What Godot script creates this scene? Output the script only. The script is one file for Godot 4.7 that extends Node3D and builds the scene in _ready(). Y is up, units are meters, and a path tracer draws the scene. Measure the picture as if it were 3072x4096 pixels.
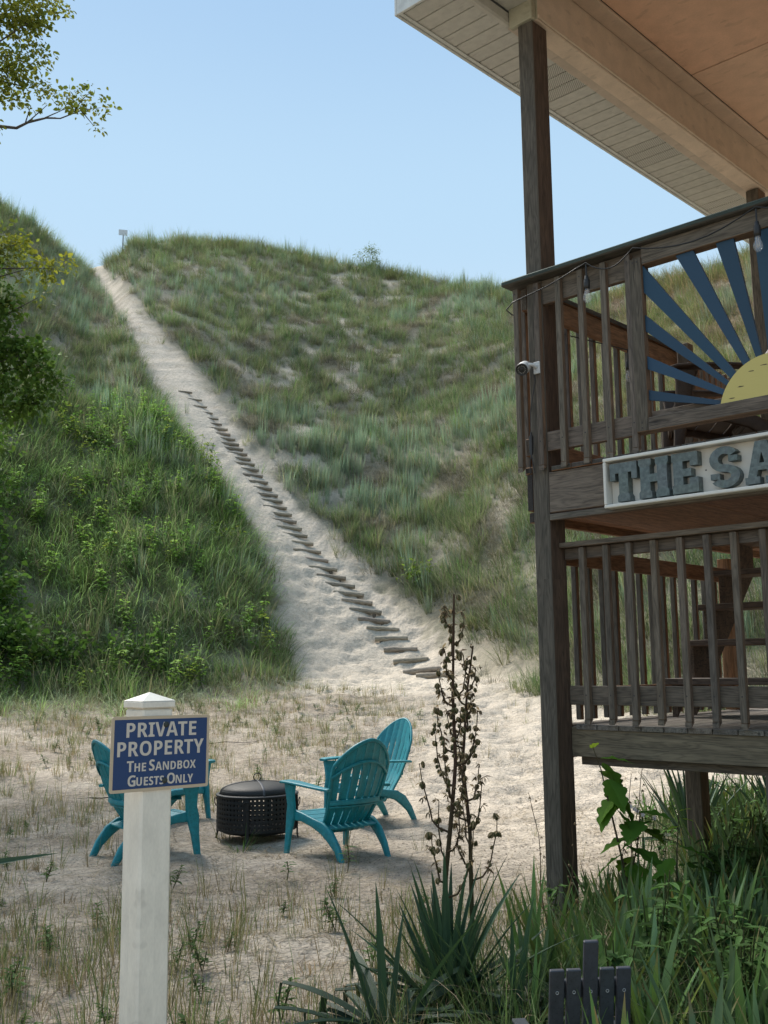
extends Node3D

# ---------------------------------------------------------------- shared state
var rng := RandomNumberGenerator.new()
var M := {}
var names := {}
var n_undulate := FastNoiseLite.new()
var n_small := FastNoiseLite.new()
var n_foot := FastNoiseLite.new()
var n_patch := FastNoiseLite.new()
var n_patch2 := FastNoiseLite.new()
var n_clump := FastNoiseLite.new()
var wood_turn := 1
var tab_tan := PackedFloat32Array()
var tab_rc := PackedFloat32Array()
var tab_rb := PackedFloat32Array()
var tab_hb := PackedFloat32Array()
const PATH_D := [10.0, 16.0, 22.0, 24.6, 26.6, 28.7, 30.6, 32.7, 34.3, 36.3, 39.6, 43.9, 48.5, 53.4, 58.2, 64.0, 70.0]
const PATH_L := [-0.6, -1.0, -1.7, -2.09, -2.63, -3.07, -3.69, -4.84, -6.17, -7.21, -8.97, -10.79, -12.7, -14.67, -16.82, -19.3, -21.9]
const PATH_R := [4.5, 4.3, 2.9, 1.95, 1.45, 0.45, -0.72, -2.12, -3.2, -4.65, -6.45, -9.0, -11.75, -13.75, -15.75, -18.1, -20.6]
const DECK_YAW := -43.5
const DECK_AT := Vector3(1.0, 0.0, -6.25)


# ---------------------------------------------------------------- mesh collector
class MB:
	var v := PackedVector3Array()
	var n := PackedVector3Array()
	var t := PackedVector2Array()
	var c := PackedColorArray()
	var i := PackedInt32Array()

	func vert(p: Vector3, nn: Vector3, uv: Vector2, col: Color) -> int:
		v.append(p)
		n.append(nn)
		t.append(uv)
		c.append(col)
		return v.size() - 1

	# emits one triangle so that its front agrees with the vertex normals
	func tri(a: int, b: int, d: int) -> void:
		var f := (v[b] - v[a]).cross(v[d] - v[a])
		if f.dot(n[a] + n[b] + n[d]) > 0.0:
			i.append(a)
			i.append(d)
			i.append(b)
		else:
			i.append(a)
			i.append(b)
			i.append(d)

	func quad(a: Vector3, b: Vector3, d: Vector3, e: Vector3, nn: Vector3, col: Color, u := [Vector2.ZERO, Vector2.RIGHT, Vector2.ONE, Vector2.DOWN]) -> void:
		var k := vert(a, nn, u[0], col)
		vert(b, nn, u[1], col)
		vert(d, nn, u[2], col)
		vert(e, nn, u[3], col)
		tri(k, k + 1, k + 2)
		tri(k, k + 2, k + 3)

	func flat(pts: Array, out: Vector3, col: Color) -> void:
		# a convex flat polygon that faces out
		var nn: Vector3 = (pts[1] - pts[0]).cross(pts[2] - pts[0]).normalized()
		if nn.dot(out) < 0.0:
			nn = -nn
		var k := v.size()
		for p in pts:
			vert(p, nn, Vector2(p.x + p.z, p.y), col)
		for q in range(1, pts.size() - 1):
			tri(k, k + q, k + q + 1)

	func done(mat: Material = null) -> ArrayMesh:
		var m := ArrayMesh.new()
		if v.is_empty():
			return m
		var a := []
		a.resize(Mesh.ARRAY_MAX)
		a[Mesh.ARRAY_VERTEX] = v
		a[Mesh.ARRAY_NORMAL] = n
		a[Mesh.ARRAY_TEX_UV] = t
		a[Mesh.ARRAY_COLOR] = c
		a[Mesh.ARRAY_INDEX] = i
		m.add_surface_from_arrays(Mesh.PRIMITIVE_TRIANGLES, a)
		if mat:
			m.surface_set_material(0, mat)
		return m


# ---------------------------------------------------------------- scene tree helpers
func numbered(called: String) -> String:
	var k: int = names.get(called, 0)
	names[called] = k + 1
	return called if k == 0 else "%s_%03d" % [called, k]


func thing(called: String, label: String, category: String, at := Vector3.ZERO, turn := 0.0, group := "") -> Node3D:
	var o := Node3D.new()
	o.name = numbered(called)
	add_child(o)
	o.position = at
	o.rotation.y = turn
	return tag(o, label, category, group)


func tag(o: Node3D, label: String, category: String, group := "") -> Node3D:
	o.set_meta("label", label)
	o.set_meta("category", category)
	if group != "":
		o.set_meta("group", group)
	return o


func obj(called: String, mb, mat: Material, parent: Node3D = null) -> MeshInstance3D:
	var o := MeshInstance3D.new()
	if mat == M.get("wood"):
		wood_turn = (wood_turn * 5 + 3) % 7
		mat = [M.wood, M.wood_b, M.wood_c][wood_turn % 3]
	o.mesh = mb.done(mat) if mb is MB else mb
	if not mb is MB and mat:
		o.material_override = mat
	if parent == null:
		o.name = numbered(called)
		add_child(o)
	else:
		o.name = called
		parent.add_child(o, true)
	return o


func part(called: String, parent: Node3D) -> Node3D:
	var o := Node3D.new()
	o.name = called
	parent.add_child(o, true)
	return o


func dup(src: Node3D, label: String, at: Vector3, turn: float) -> Node3D:
	var r: Node3D = src.duplicate()
	r.name = numbered(String(src.name))
	add_child(r)
	r.position = at
	r.rotation.y = turn
	r.set_meta("label", label)
	return r


func many(called: String, mesh: Mesh, xf: Array, cols: Array, parent: Node3D = null) -> MultiMeshInstance3D:
	var mm := MultiMesh.new()
	mm.transform_format = MultiMesh.TRANSFORM_3D
	mm.use_colors = true
	mm.mesh = mesh
	mm.instance_count = xf.size()
	for k in xf.size():
		mm.set_instance_transform(k, xf[k])
		mm.set_instance_color(k, cols[k])
	var o := MultiMeshInstance3D.new()
	o.multimesh = mm
	if parent == null:
		o.name = numbered(called)
		add_child(o)
	else:
		o.name = called
		parent.add_child(o, true)
	o.set_meta("kind", "stuff")
	return o


func rf(a: float, b: float) -> float:
	return rng.randf_range(a, b)


func col(r: float, g: float, b: float) -> Color:
	return Color(r, g, b, 1.0)


func vary(c: Color, amount: float) -> Color:
	var k := 1.0 + rf(-amount, amount)
	return Color(c.r * k * (1.0 + rf(-0.04, 0.04)), c.g * k, c.b * k * (1.0 + rf(-0.04, 0.04)), 1.0)


# ---------------------------------------------------------------- shapes
# a chamfered box between two corners; cols: one Color, or six for +x -x +y -y +z -z; the grain runs along the longest side
func board(mb: MB, lo: Vector3, hi: Vector3, cols, bev := 0.003, xf := Transform3D.IDENTITY) -> void:
	var size := hi - lo
	var mid := (lo + hi) * 0.5
	var half := size * 0.5
	bev = minf(bev, minf(half.x, minf(half.y, half.z)) * 0.45)
	var long := 0
	if size.y > size[long]:
		long = 1
	if size.z > size[long]:
		long = 2
	var off := Vector2(rng.randf(), rng.randf())
	var cc := []
	for k in 6:
		cc.append(cols[k] if cols is Array else cols)
	for a in 3:
		var b := (a + 1) % 3
		var d := (a + 2) % 3
		for s in [1.0, -1.0]:
			var pts := []
			var uvs := []
			for w in [[1, 1], [-1, 1], [-1, -1], [1, -1]]:
				var p := Vector3.ZERO
				p[a] = half[a] * s
				p[b] = (half[b] - bev) * w[0]
				p[d] = (half[d] - bev) * w[1]
				pts.append(xf * (mid + p))
				var uv := Vector2.ZERO
				if a == long:
					uv = Vector2(p[b] / 0.4, p[d] / 0.4)
				elif b == long:
					uv = Vector2(p[b] / 4.0, p[d] / 0.4 + a * 0.37)
				else:
					uv = Vector2(p[d] / 4.0, p[b] / 0.4 + a * 0.37)
				uvs.append(uv + off)
			var nn := Vector3.ZERO
			nn[a] = s
			mb.quad(pts[0], pts[1], pts[2], pts[3], (xf.basis * nn).normalized(), cc[a * 2 + (0 if s > 0 else 1)], uvs)
		# edges between faces a and b, running along d
		for s in [1.0, -1.0]:
			for r in [1.0, -1.0]:
				var e := []
				for w in [[0, 1], [1, 1], [1, -1], [0, -1]]:
					var p := Vector3.ZERO
					p[d] = (half[d] - bev) * w[1]
					p[a] = half[a] * s if w[0] == 0 else (half[a] - bev) * s
					p[b] = (half[b] - bev) * r if w[0] == 0 else half[b] * r
					e.append(xf * (mid + p))
				var nn := Vector3.ZERO
				nn[a] = s
				nn[b] = r
				mb.quad(e[0], e[1], e[2], e[3], (xf.basis * nn).normalized(), cc[a * 2 + (0 if s > 0 else 1)], [off, off, off + Vector2(0.01, 0), off + Vector2(0.01, 0)])
	for s in [1.0, -1.0]:
		for r in [1.0, -1.0]:
			for q in [1.0, -1.0]:
				var sg := Vector3(s, r, q)
				var pts := []
				for a in 3:
					var p := Vector3.ZERO
					for k in 3:
						p[k] = sg[k] * (half[k] if k == a else half[k] - bev)
					pts.append(xf * (mid + p))
				mb.flat(pts, xf.basis * sg, cc[0 if s > 0 else 1])


# a tube of superellipse section along points; hw and hh: half sizes per point (or one number); side: the direction of the first half size
func sweep(mb: MB, pts: Array, hw, hh, side := Vector3.RIGHT, sides := 8, e := 1.0, color = Color.WHITE, caps := true) -> void:
	var rows := pts.size()
	var start := mb.v.size()
	var along := 0.0
	for k in rows:
		var tg: Vector3 = (pts[mini(k + 1, rows - 1)] - pts[maxi(k - 1, 0)]).normalized()
		var s := side - tg * side.dot(tg)
		if s.length() < 0.01:
			s = Vector3(0.3, 0.2, 0.9) - tg * Vector3(0.3, 0.2, 0.9).dot(tg)
		s = s.normalized()
		var u := tg.cross(s)
		var a: float = hw[k] if hw is Array else hw
		var b: float = hh[k] if hh is Array else hh
		if k > 0:
			along += pts[k].distance_to(pts[k - 1])
		for j in sides + 1:
			var ang := TAU * (j + 0.5) / sides
			var cx := signf(cos(ang)) * pow(absf(cos(ang)), e)
			var sy := signf(sin(ang)) * pow(absf(sin(ang)), e)
			var nn := (s * cos(ang) * b + u * sin(ang) * a).normalized() if e > 0.9 else (s * signf(cx) * pow(absf(cx), 3.0) * b + u * signf(sy) * pow(absf(sy), 3.0) * a).normalized()
			var cl: Color = color[k] if color is Array else color
			mb.vert(pts[k] + s * a * cx + u * b * sy, nn, Vector2(along / 4.0, j / float(sides) * (a + b) * 5.0), cl)
	var w := sides + 1
	for k in rows - 1:
		for j in sides:
			var p := start + k * w + j
			mb.tri(p, p + 1, p + w)
			mb.tri(p + 1, p + w + 1, p + w)
	if caps:
		for q in [0, rows - 1]:
			var o: Vector3 = pts[q] - pts[1 if q == 0 else rows - 2]
			var poly := []
			for j in sides:
				poly.append(mb.v[start + q * w + j])
			if poly[0].distance_to(poly[sides / 2]) > 0.0005:
				mb.flat(poly, o, color[q] if color is Array else color)


# a surface of revolution about y; profile: points (radius, height) from bottom to top
func lathe(mb: MB, profile: Array, sides := 24, color := Color.WHITE, at := Vector3.ZERO) -> void:
	var start := mb.v.size()
	var rows := profile.size()
	for k in rows:
		var d: Vector2 = profile[mini(k + 1, rows - 1)] - profile[maxi(k - 1, 0)]
		var nr := Vector2(d.y, -d.x).normalized()
		for j in sides + 1:
			var ang := TAU * j / sides
			mb.vert(at + Vector3(cos(ang) * profile[k].x, profile[k].y, sin(ang) * profile[k].x), Vector3(cos(ang) * nr.x, nr.y, sin(ang) * nr.x), Vector2(float(j) / sides, profile[k].y), color)
	var w := sides + 1
	for k in rows - 1:
		for j in sides:
			var p := start + k * w + j
			mb.tri(p, p + 1, p + w)
			mb.tri(p + 1, p + w + 1, p + w)


# a grass blade that leans and droops
func blade(mb: MB, base: Vector3, out: Vector3, lean: float, droop: float, length: float, width: float, c0: Color, c1: Color, segs := 3) -> void:
	var across := Vector3(-out.z, 0, out.x)
	across = (across + out * rf(-0.5, 0.5)).normalized()
	var dir := (Vector3.UP * cos(lean) + out * sin(lean)).normalized()
	var prev := -1
	for k in segs + 1:
		var s := float(k) / segs
		var p := base + dir * length * s + (out * 0.55 - Vector3.UP * 0.75) * droop * length * s * s
		var tg := (dir + (out * 0.55 - Vector3.UP * 0.75) * droop * 2.0 * s).normalized()
		var nn := across.cross(tg).normalized()
		var wd := width * 0.5 * (1.0 - pow(s, 1.6))
		var cl := c0.lerp(c1, minf(1.0, s * 1.6))
		if k < segs:
			var a := mb.vert(p - across * wd, nn, Vector2(0, s), cl)
			mb.vert(p + across * wd, nn, Vector2(1, s), cl)
			if prev >= 0:
				mb.tri(prev, prev + 1, a)
				mb.tri(prev + 1, a + 1, a)
			prev = a
		else:
			var a := mb.vert(p, nn, Vector2(0.5, 1), cl)
			mb.tri(prev, prev + 1, a)


# a leaf folded along its midrib
func leaf(mb: MB, base: Vector3, dir: Vector3, up: Vector3, length: float, width: float, color: Color, curl := 0.15) -> void:
	dir = dir.normalized()
	var side := dir.cross(up).normalized()
	var nn := side.cross(dir).normalized()
	var tip := base + dir * length - nn * curl * length
	var q := [base, base + dir * length * 0.35 + side * width * 0.5 + nn * width * 0.12, base + dir * length * 0.7 + side * width * 0.36 - nn * curl * length * 0.35 + nn * width * 0.1, tip,
		base + dir * length * 0.7 - side * width * 0.36 - nn * curl * length * 0.35 + nn * width * 0.1, base + dir * length * 0.35 - side * width * 0.5 + nn * width * 0.12]
	var mid := base + dir * length * 0.5 - nn * curl * length * 0.2
	var k := mb.v.size()
	mb.vert(mid, nn, Vector2(0.5, 0.5), color)
	for j in 6:
		mb.vert(q[j], (nn + side * (0.35 if j in [1, 2] else (-0.35 if j in [4, 5] else 0.0)) * -1.0).normalized(), Vector2(0.5, 0.5), color)
	for j in 6:
		mb.tri(k, k + 1 + j, k + 1 + (j + 1) % 6)


func tuft(count: int, h0: float, h1: float, radius: float, lean: float, droop: float, width: float, c0: Color, c1: Color, dry := 0.15, dry_color := Color(0.3, 0.25, 0.15), segs := 3) -> ArrayMesh:
	var mb := MB.new()
	for k in count:
		var a := rf(0, TAU)
		var out := Vector3(cos(a), 0, sin(a))
		var r := radius * sqrt(rng.randf())
		var b := out * r
		b.y = -0.04
		var o2 := (out + Vector3(rf(-0.6, 0.6), 0, rf(-0.6, 0.6))).normalized()
		var t1 := vary(c1, 0.3)
		var t0 := vary(c0, 0.25)
		if rng.randf() < dry:
			t1 = vary(dry_color, 0.3)
			t0 = vary(dry_color, 0.2)
		blade(mb, b, o2, absf(rng.randfn(0, lean)), droop * rf(0.3, 1.5), rf(h0, h1), width * rf(0.7, 1.3), t0, t1, segs)
	return mb.done(M.grass)


# a twig with leaves, about the origin
func sprig(count: int, reach: float, size: float, c: Color, round_leaf := 0.55, spread := 0.25) -> ArrayMesh:
	var mb := MB.new()
	for k in count:
		var p := Vector3(rng.randfn(0, 1), rng.randfn(0, 0.8), rng.randfn(0, 1)) * reach * 0.5
		var d := (p + Vector3(rng.randfn(0, 1), rng.randfn(-0.5, 0.7), rng.randfn(0, 1)) * reach * 0.6).normalized()
		var up := (Vector3.UP + Vector3(rng.randfn(0, 0.5), 0, rng.randfn(0, 0.5))).normalized()
		var s := size * rf(0.65, 1.25)
		leaf(mb, p, d, up, s, s * round_leaf * rf(0.8, 1.2), vary(c, spread), rf(0.0, 0.35))
	return mb.done(M.leaf)


# ---------------------------------------------------------------- the scene
const SUN_BEARING := -36.0
const SUN_HEIGHT := 48.0
const EXPOSURE := 5.0


func sky_panorama() -> ImageTexture:
	# clear summer air: deeper blue overhead, milky towards the horizon, brighter round the low sun
	var w := 512
	var h := 256
	var sun := Vector3(sin(deg_to_rad(SUN_BEARING)) * cos(deg_to_rad(SUN_HEIGHT)), sin(deg_to_rad(SUN_HEIGHT)), -cos(deg_to_rad(SUN_BEARING)) * cos(deg_to_rad(SUN_HEIGHT)))
	var im := Image.create(w, h, false, Image.FORMAT_RGBF)
	for y in h:
		var el := PI / 2 - (y + 0.5) / h * PI
		for x in w:
			var az := (x + 0.5) / w * TAU
			var d := Vector3(sin(az) * cos(el), sin(el), -cos(az) * cos(el))
			var up := clampf(sin(maxf(el, 0.0)), 0, 1)
			var c := Color(0.21, 0.215, 0.205).lerp(Color(0.098, 0.143, 0.186), smoothstep(0.0, 0.42, up)).lerp(Color(0.072, 0.115, 0.170), smoothstep(0.40, 0.62, up))
			var g := rad_to_deg(acos(clampf(d.dot(sun), -1, 1)))
			var halo := 0.025 * exp(-g / 25.0) + 1.2 * exp(-g * g / 40.0)
			c += Color(1.0, 0.93, 0.80) * halo
			if el < 0.0:
				c = Color(0.16, 0.15, 0.125)
			im.set_pixel(x, y, c)
	return ImageTexture.create_from_image(im)


func _ready() -> void:
	rng.seed = 20240611
	var cam := Camera3D.new()
	cam.name = "camera"
	var p := deg_to_rad(8.47)
	var r := deg_to_rad(0.69)
	var up0 := Vector3(0, cos(p), sin(p))
	cam.transform = Transform3D(Basis(Vector3(cos(r), 0, 0) - up0 * sin(r), Vector3(sin(r), 0, 0) + up0 * cos(r), Vector3(0, -sin(p), cos(p))), Vector3(0, 1.5, 0))
	cam.fov = 52.24
	cam.near = 0.05
	cam.far = 4000.0
	add_child(cam)
	cam.current = true
	var we := WorldEnvironment.new()
	we.name = "world_environment"
	var env := Environment.new()
	env.background_mode = Environment.BG_SKY
	var sky := Sky.new()
	var pano := PanoramaSkyMaterial.new()
	pano.panorama = sky_panorama()
	sky.sky_material = pano
	env.sky = sky
	env.tonemap_mode = Environment.TONE_MAPPER_LINEAR
	env.tonemap_exposure = EXPOSURE
	env.sdfgi_enabled = true
	env.ssao_enabled = true
	env.ssil_enabled = true
	we.environment = env
	add_child(we)
	var sun := DirectionalLight3D.new()
	sun.name = "sun"
	sun.light_energy = 0.42
	sun.light_color = Color(1.0, 0.975, 0.935)
	sun.light_angular_distance = 24.0
	sun.shadow_enabled = true
	add_child(sun)
	var s := Vector3(sin(deg_to_rad(SUN_BEARING)) * cos(deg_to_rad(SUN_HEIGHT)), sin(deg_to_rad(SUN_HEIGHT)), -cos(deg_to_rad(SUN_BEARING)) * cos(deg_to_rad(SUN_HEIGHT)))
	sun.look_at_from_position(s * 50.0, Vector3.ZERO, Vector3.UP)

	make_materials()
	terrain_tables()
	build_ground()
	build_house()
	build_porch_things()
	build_steps()
	build_trees()
	build_dune_grass()
	build_bank()
	build_chairs()
	build_fire_pit()
	build_sign_post()
	build_yuccas()
	build_seedlings()
	build_bed()
	build_yard_cover()
	build_small_weeds()


# ---------------------------------------------------------------- the lie of the land
func terrain_tables() -> void:
	n_undulate.seed = 11
	n_undulate.frequency = 0.09
	n_undulate.fractal_octaves = 3
	n_small.seed = 5
	n_small.frequency = 0.9
	n_small.fractal_octaves = 3
	n_foot.seed = 8
	n_foot.noise_type = FastNoiseLite.TYPE_CELLULAR
	n_foot.frequency = 1.9
	n_foot.cellular_jitter = 0.9
	n_foot.fractal_type = FastNoiseLite.FRACTAL_NONE
	n_foot.domain_warp_enabled = true
	n_foot.domain_warp_amplitude = 0.35
	n_foot.domain_warp_frequency = 1.3
	n_patch.seed = 21
	n_patch.frequency = 0.22
	n_patch.fractal_octaves = 3
	n_patch2.seed = 33
	n_patch2.frequency = 0.07
	n_patch2.fractal_octaves = 2
	n_clump.seed = 17
	n_clump.noise_type = FastNoiseLite.TYPE_CELLULAR
	n_clump.frequency = 0.95
	n_clump.fractal_type = FastNoiseLite.FRACTAL_NONE
	n_clump.cellular_jitter = 1.0
	# bearing, tangent of the crest's height, distance of the crest, distance of the foot, height of the foot
	var rows := [[-180, 0.02, 90, 60, 0.0], [-110, 0.10, 80, 40, 0.3], [-80, 0.24, 75, 26, 0.5], [-60, 0.35, 70, 22, 0.7], [-45, 0.40, 64, 20, 0.8], [-36, 0.416, 60, 19.5, 0.9], [-28, 0.428, 58, 19.5, 0.95], [-21, 0.432, 58, 20, 1.0], [-17.6, 0.392, 62, 20.5, 0.95], [-16.4, 0.383, 64, 20.7, 0.93], [-15.3, 0.390, 65, 20.9, 0.92], [-14, 0.418, 66, 21, 0.9], [-11, 0.420, 68, 21.5, 0.95], [-8.5, 0.420, 70, 22.5, 1.05], [-5.5, 0.414, 71, 23.5, 1.2], [-3.2, 0.404, 71, 24, 1.2], [-0.5, 0.396, 70, 24.5, 1.22], [2, 0.386, 67, 24.5, 1.24], [4.7, 0.375, 63, 23.5, 1.2], [7.3, 0.366, 59, 21.5, 0.98], [10, 0.357, 54, 19.5, 0.85], [14.8, 0.358, 48, 17, 0.72], [17, 0.368, 45, 16.5, 0.72], [20, 0.386, 43, 16, 0.72], [30, 0.40, 38, 14, 0.7], [45, 0.36, 36, 14, 0.6], [60, 0.30, 40, 18, 0.5], [90, 0.12, 60, 30, 0.3], [120, 0.02, 90, 60, 0], [180, 0.02, 90, 60, 0]]
	for k in 721:
		var th := -180.0 + k * 0.5
		var q := 0
		while q < rows.size() - 2 and rows[q + 1][0] < th:
			q += 1
		var f: float = clampf((th - rows[q][0]) / (rows[q + 1][0] - rows[q][0]), 0, 1)
		tab_tan.append(lerpf(rows[q][1], rows[q + 1][1], f))
		tab_rc.append(lerpf(rows[q][2], rows[q + 1][2], f))
		tab_rb.append(lerpf(rows[q][3], rows[q + 1][3], f))
		tab_hb.append(lerpf(rows[q][4], rows[q + 1][4], f))


func across(list: Array, d: float) -> float:
	var q := 0
	while q < PATH_D.size() - 2 and PATH_D[q + 1] < d:
		q += 1
	return lerpf(list[q], list[q + 1], clampf((d - PATH_D[q]) / (PATH_D[q + 1] - PATH_D[q]), 0, 1.2))


# how far a place lies inside the sand path (positive) or outside it (negative), in metres
func in_path(x: float, z: float) -> float:
	var d := -z
	if d < 22.0 or d > 68.0:
		return -9.0
	return minf(x - across(PATH_L, d), across(PATH_R, d) - x)


# share of the way up the hill: below 0 on the flat, 0 at the foot, 1 at the crest
func hill_share(x: float, z: float) -> float:
	var r := sqrt(x * x + z * z)
	var k := clampf((rad_to_deg(atan2(x, -z)) + 180.0) * 2.0, 0, 719.99)
	var q := int(k)
	var f := k - q
	var rb := lerpf(tab_rb[q], tab_rb[q + 1], f)
	var rc := lerpf(tab_rc[q], tab_rc[q + 1], f)
	return (r - rb) / (rc - rb)


func height(x: float, z: float, detail := true) -> float:
	var r := sqrt(x * x + z * z)
	var k := clampf((rad_to_deg(atan2(x, -z)) + 180.0) * 2.0, 0, 719.99)
	var q := int(k)
	var f := k - q
	var te := lerpf(tab_tan[q], tab_tan[q + 1], f)
	var rc := lerpf(tab_rc[q], tab_rc[q + 1], f)
	var rb := lerpf(tab_rb[q], tab_rb[q + 1], f)
	var hb := lerpf(tab_hb[q], tab_hb[q + 1], f)
	var hc := maxf(0.0, (1.5 + te * rc) * clampf((te - 0.02) / 0.1, 0, 1))
	var h := 0.0
	var s := (r - rb) / (rc - rb)
	if s < 0.0:
		h = hb * pow(clampf((r - 11.0) / (rb - 11.0), 0, 1), 1.5)
	elif s < 1.0:
		var g := s * s / 0.12 if s < 0.06 else s - 0.03
		h = hb + (hc - hb) * g / 0.97
	else:
		h = maxf(hc - (r - rc) * 0.3, hc * 0.5)
	if z < -19.0 and z > -75.0 and absf(x) < 40.0:
		var left := -9.0
		var right := -9.0
		if z < -21.0 and z > -66.0:
			left = across(PATH_L, -z) - x
			right = x - across(PATH_R, -z)
			var fade := smoothstep(21.0, 25.0, -z) * (1.0 - smoothstep(52.0, 60.0, -z))
			if left > 0.0:
				h += fade * 0.55 * smoothstep(0.0, 1.3, left) * (1.0 - smoothstep(3.0, 9.0, left))
			if right > 0.0:
				h += fade * 0.2 * smoothstep(0.0, 1.5, right) * (1.0 - smoothstep(3.0, 8.0, right))
		var off := clampf(maxf(left, right), 0.0, 3.0) / 3.0
		h += n_undulate.get_noise_2d(x, z) * 0.55 * smoothstep(0.02, 0.25, s) * off
	if detail:
		if r < 40.0 and absf(x) < 20.0:
			h += n_small.get_noise_2d(x, z) * 0.035
		if r < 62.0 and absf(x) < 20.0 and z < -2.0:
			var foot := n_foot.get_noise_2d(x, z)
			# trampled sand: shallow dents, deepest on the path
			var deep := 0.028
			if z < -10.0:
				deep = 0.03 + 0.075 * smoothstep(-1.5, 1.0, minf(x - across(PATH_L, -z), across(PATH_R, -z) - x))
			h += deep * (smoothstep(-1.0, -0.45, foot) - 0.7)
	return h


func ground_at(x: float, z: float) -> Vector3:
	return Vector3(x, height(x, z), z)


func ground_normal(x: float, z: float) -> Vector3:
	var e := 0.25
	return Vector3(height(x - e, z, false) - height(x + e, z, false), 2.0 * e, height(x, z - e, false) - height(x, z + e, false)).normalized()


func grid_line(from: float, to: float, fine_a: float, fine_b: float, steps: Array) -> PackedFloat32Array:
	# coordinates that are dense between fine_a and fine_b and spread out beyond; steps: [fine step, middle step, middle reach]
	var out := PackedFloat32Array()
	var low := []
	var x := fine_a
	while x > fine_a - steps[2]:
		x -= steps[1]
		low.append(x)
	var w: float = steps[1]
	while x > from:
		w *= 1.35
		x -= w
		low.append(maxf(x, from))
	low.reverse()
	for q in low:
		out.append(q)
	x = fine_a
	while x < fine_b:
		out.append(x)
		x += steps[0]
	out.append(fine_b)
	x = fine_b
	while x < fine_b + steps[3]:
		x += steps[1]
		out.append(x)
	w = steps[1]
	while x < to:
		w *= 1.35
		x += w
		out.append(minf(x, to))
	return out


func build_ground() -> void:
	var xs := grid_line(-900, 900, -6.5, 6.0, [0.11, 0.36, 21.0, 19.0])
	var zs := grid_line(-900, 900, -31.0, -2.5, [0.11, 0.36, 42.0, 1.0])
	var w := xs.size()
	var rows := zs.size()
	var v := PackedVector3Array()
	v.resize(w * rows)
	var nn := PackedVector3Array()
	nn.resize(w * rows)
	var cc := PackedColorArray()
	cc.resize(w * rows)
	var sand := col(0.67, 0.57, 0.45)
	var litter := col(0.37, 0.30, 0.225)
	var thatch := col(0.27, 0.245, 0.165)
	for b in rows:
		for a in w:
			var x := xs[a]
			var z := zs[b]
			v[b * w + a] = Vector3(x, height(x, z), z)
			var s := hill_share(x, z)
			var p := in_path(x, z)
			var c := sand.lerp(litter, clampf(0.80 + n_patch.get_noise_2d(x * 2.0, z * 2.0) * 0.6, 0.35, 1.0) * (1.0 - 0.92 * smoothstep(-1.6, 2.2, x + 0.05 * z + 0.55) * smoothstep(-6.5, -10.5, z)) * (1.0 - smoothstep(-1.0, 0.6, p)))
			if s > -0.1:
				var gap := n_patch.get_noise_2d(x * 1.5, z * 2.3)
				var cover := smoothstep(-0.06, 0.06, s) * smoothstep(0.12, -0.22, p + n_small.get_noise_2d(x, z) * 0.45 + n_small.get_noise_2d(x * 3.0, z * 3.0) * 0.3 - 0.25 * smoothstep(42.0, 55.0, -z))
				c = c.lerp(thatch.lerp(sand, clampf(0.25 + gap * 1.5 * smoothstep(-9.0, -2.0, x) * (1.0 - 0.75 * smoothstep(-0.06, 0.06, x / absf(z - 0.01))), 0, 0.9)), cover)
			cc[b * w + a] = c
	for b in rows:
		for a in w:
			var l := v[b * w + maxi(a - 1, 0)]
			var r := v[b * w + mini(a + 1, w - 1)]
			var u := v[maxi(b - 1, 0) * w + a]
			var d := v[mini(b + 1, rows - 1) * w + a]
			nn[b * w + a] = (d - u).cross(r - l).normalized()
	var idx := PackedInt32Array()
	idx.resize((w - 1) * (rows - 1) * 6)
	var k := 0
	for b in rows - 1:
		for a in w - 1:
			var p := b * w + a
			idx[k] = p
			idx[k + 1] = p + 1
			idx[k + 2] = p + w
			idx[k + 3] = p + 1
			idx[k + 4] = p + w + 1
			idx[k + 5] = p + w
			k += 6
	var arr := []
	arr.resize(Mesh.ARRAY_MAX)
	arr[Mesh.ARRAY_VERTEX] = v
	arr[Mesh.ARRAY_NORMAL] = nn
	arr[Mesh.ARRAY_COLOR] = cc
	arr[Mesh.ARRAY_INDEX] = idx
	var m := ArrayMesh.new()
	m.add_surface_from_arrays(Mesh.PRIMITIVE_TRIANGLES, arr)
	var o := obj("ground", m, M.sand)
	o.set_meta("kind", "structure")
	o.set_meta("label", "pale sand yard rising into a steep grassy dune")


# ---------------------------------------------------------------- materials
func grey_image(w: int, h: int, f: Callable) -> Image:
	var data := PackedByteArray()
	data.resize(w * h * 3)
	var k := 0
	for y in h:
		for x in w:
			var g := int(clampf(f.call(x, y), 0, 1) * 255.0)
			data[k] = g
			data[k + 1] = g
			data[k + 2] = g
			k += 3
	return Image.create_from_data(w, h, false, Image.FORMAT_RGB8, data)


func mat(rough: float, tex: Texture2D = null, bump: Texture2D = null, depth := 0.2, vertex := true) -> StandardMaterial3D:
	var m := StandardMaterial3D.new()
	m.roughness = rough
	m.vertex_color_use_as_albedo = vertex
	if tex:
		m.albedo_texture = tex
	if bump:
		m.heightmap_enabled = true
		m.heightmap_scale = depth
		m.heightmap_texture = bump
	return m


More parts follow.
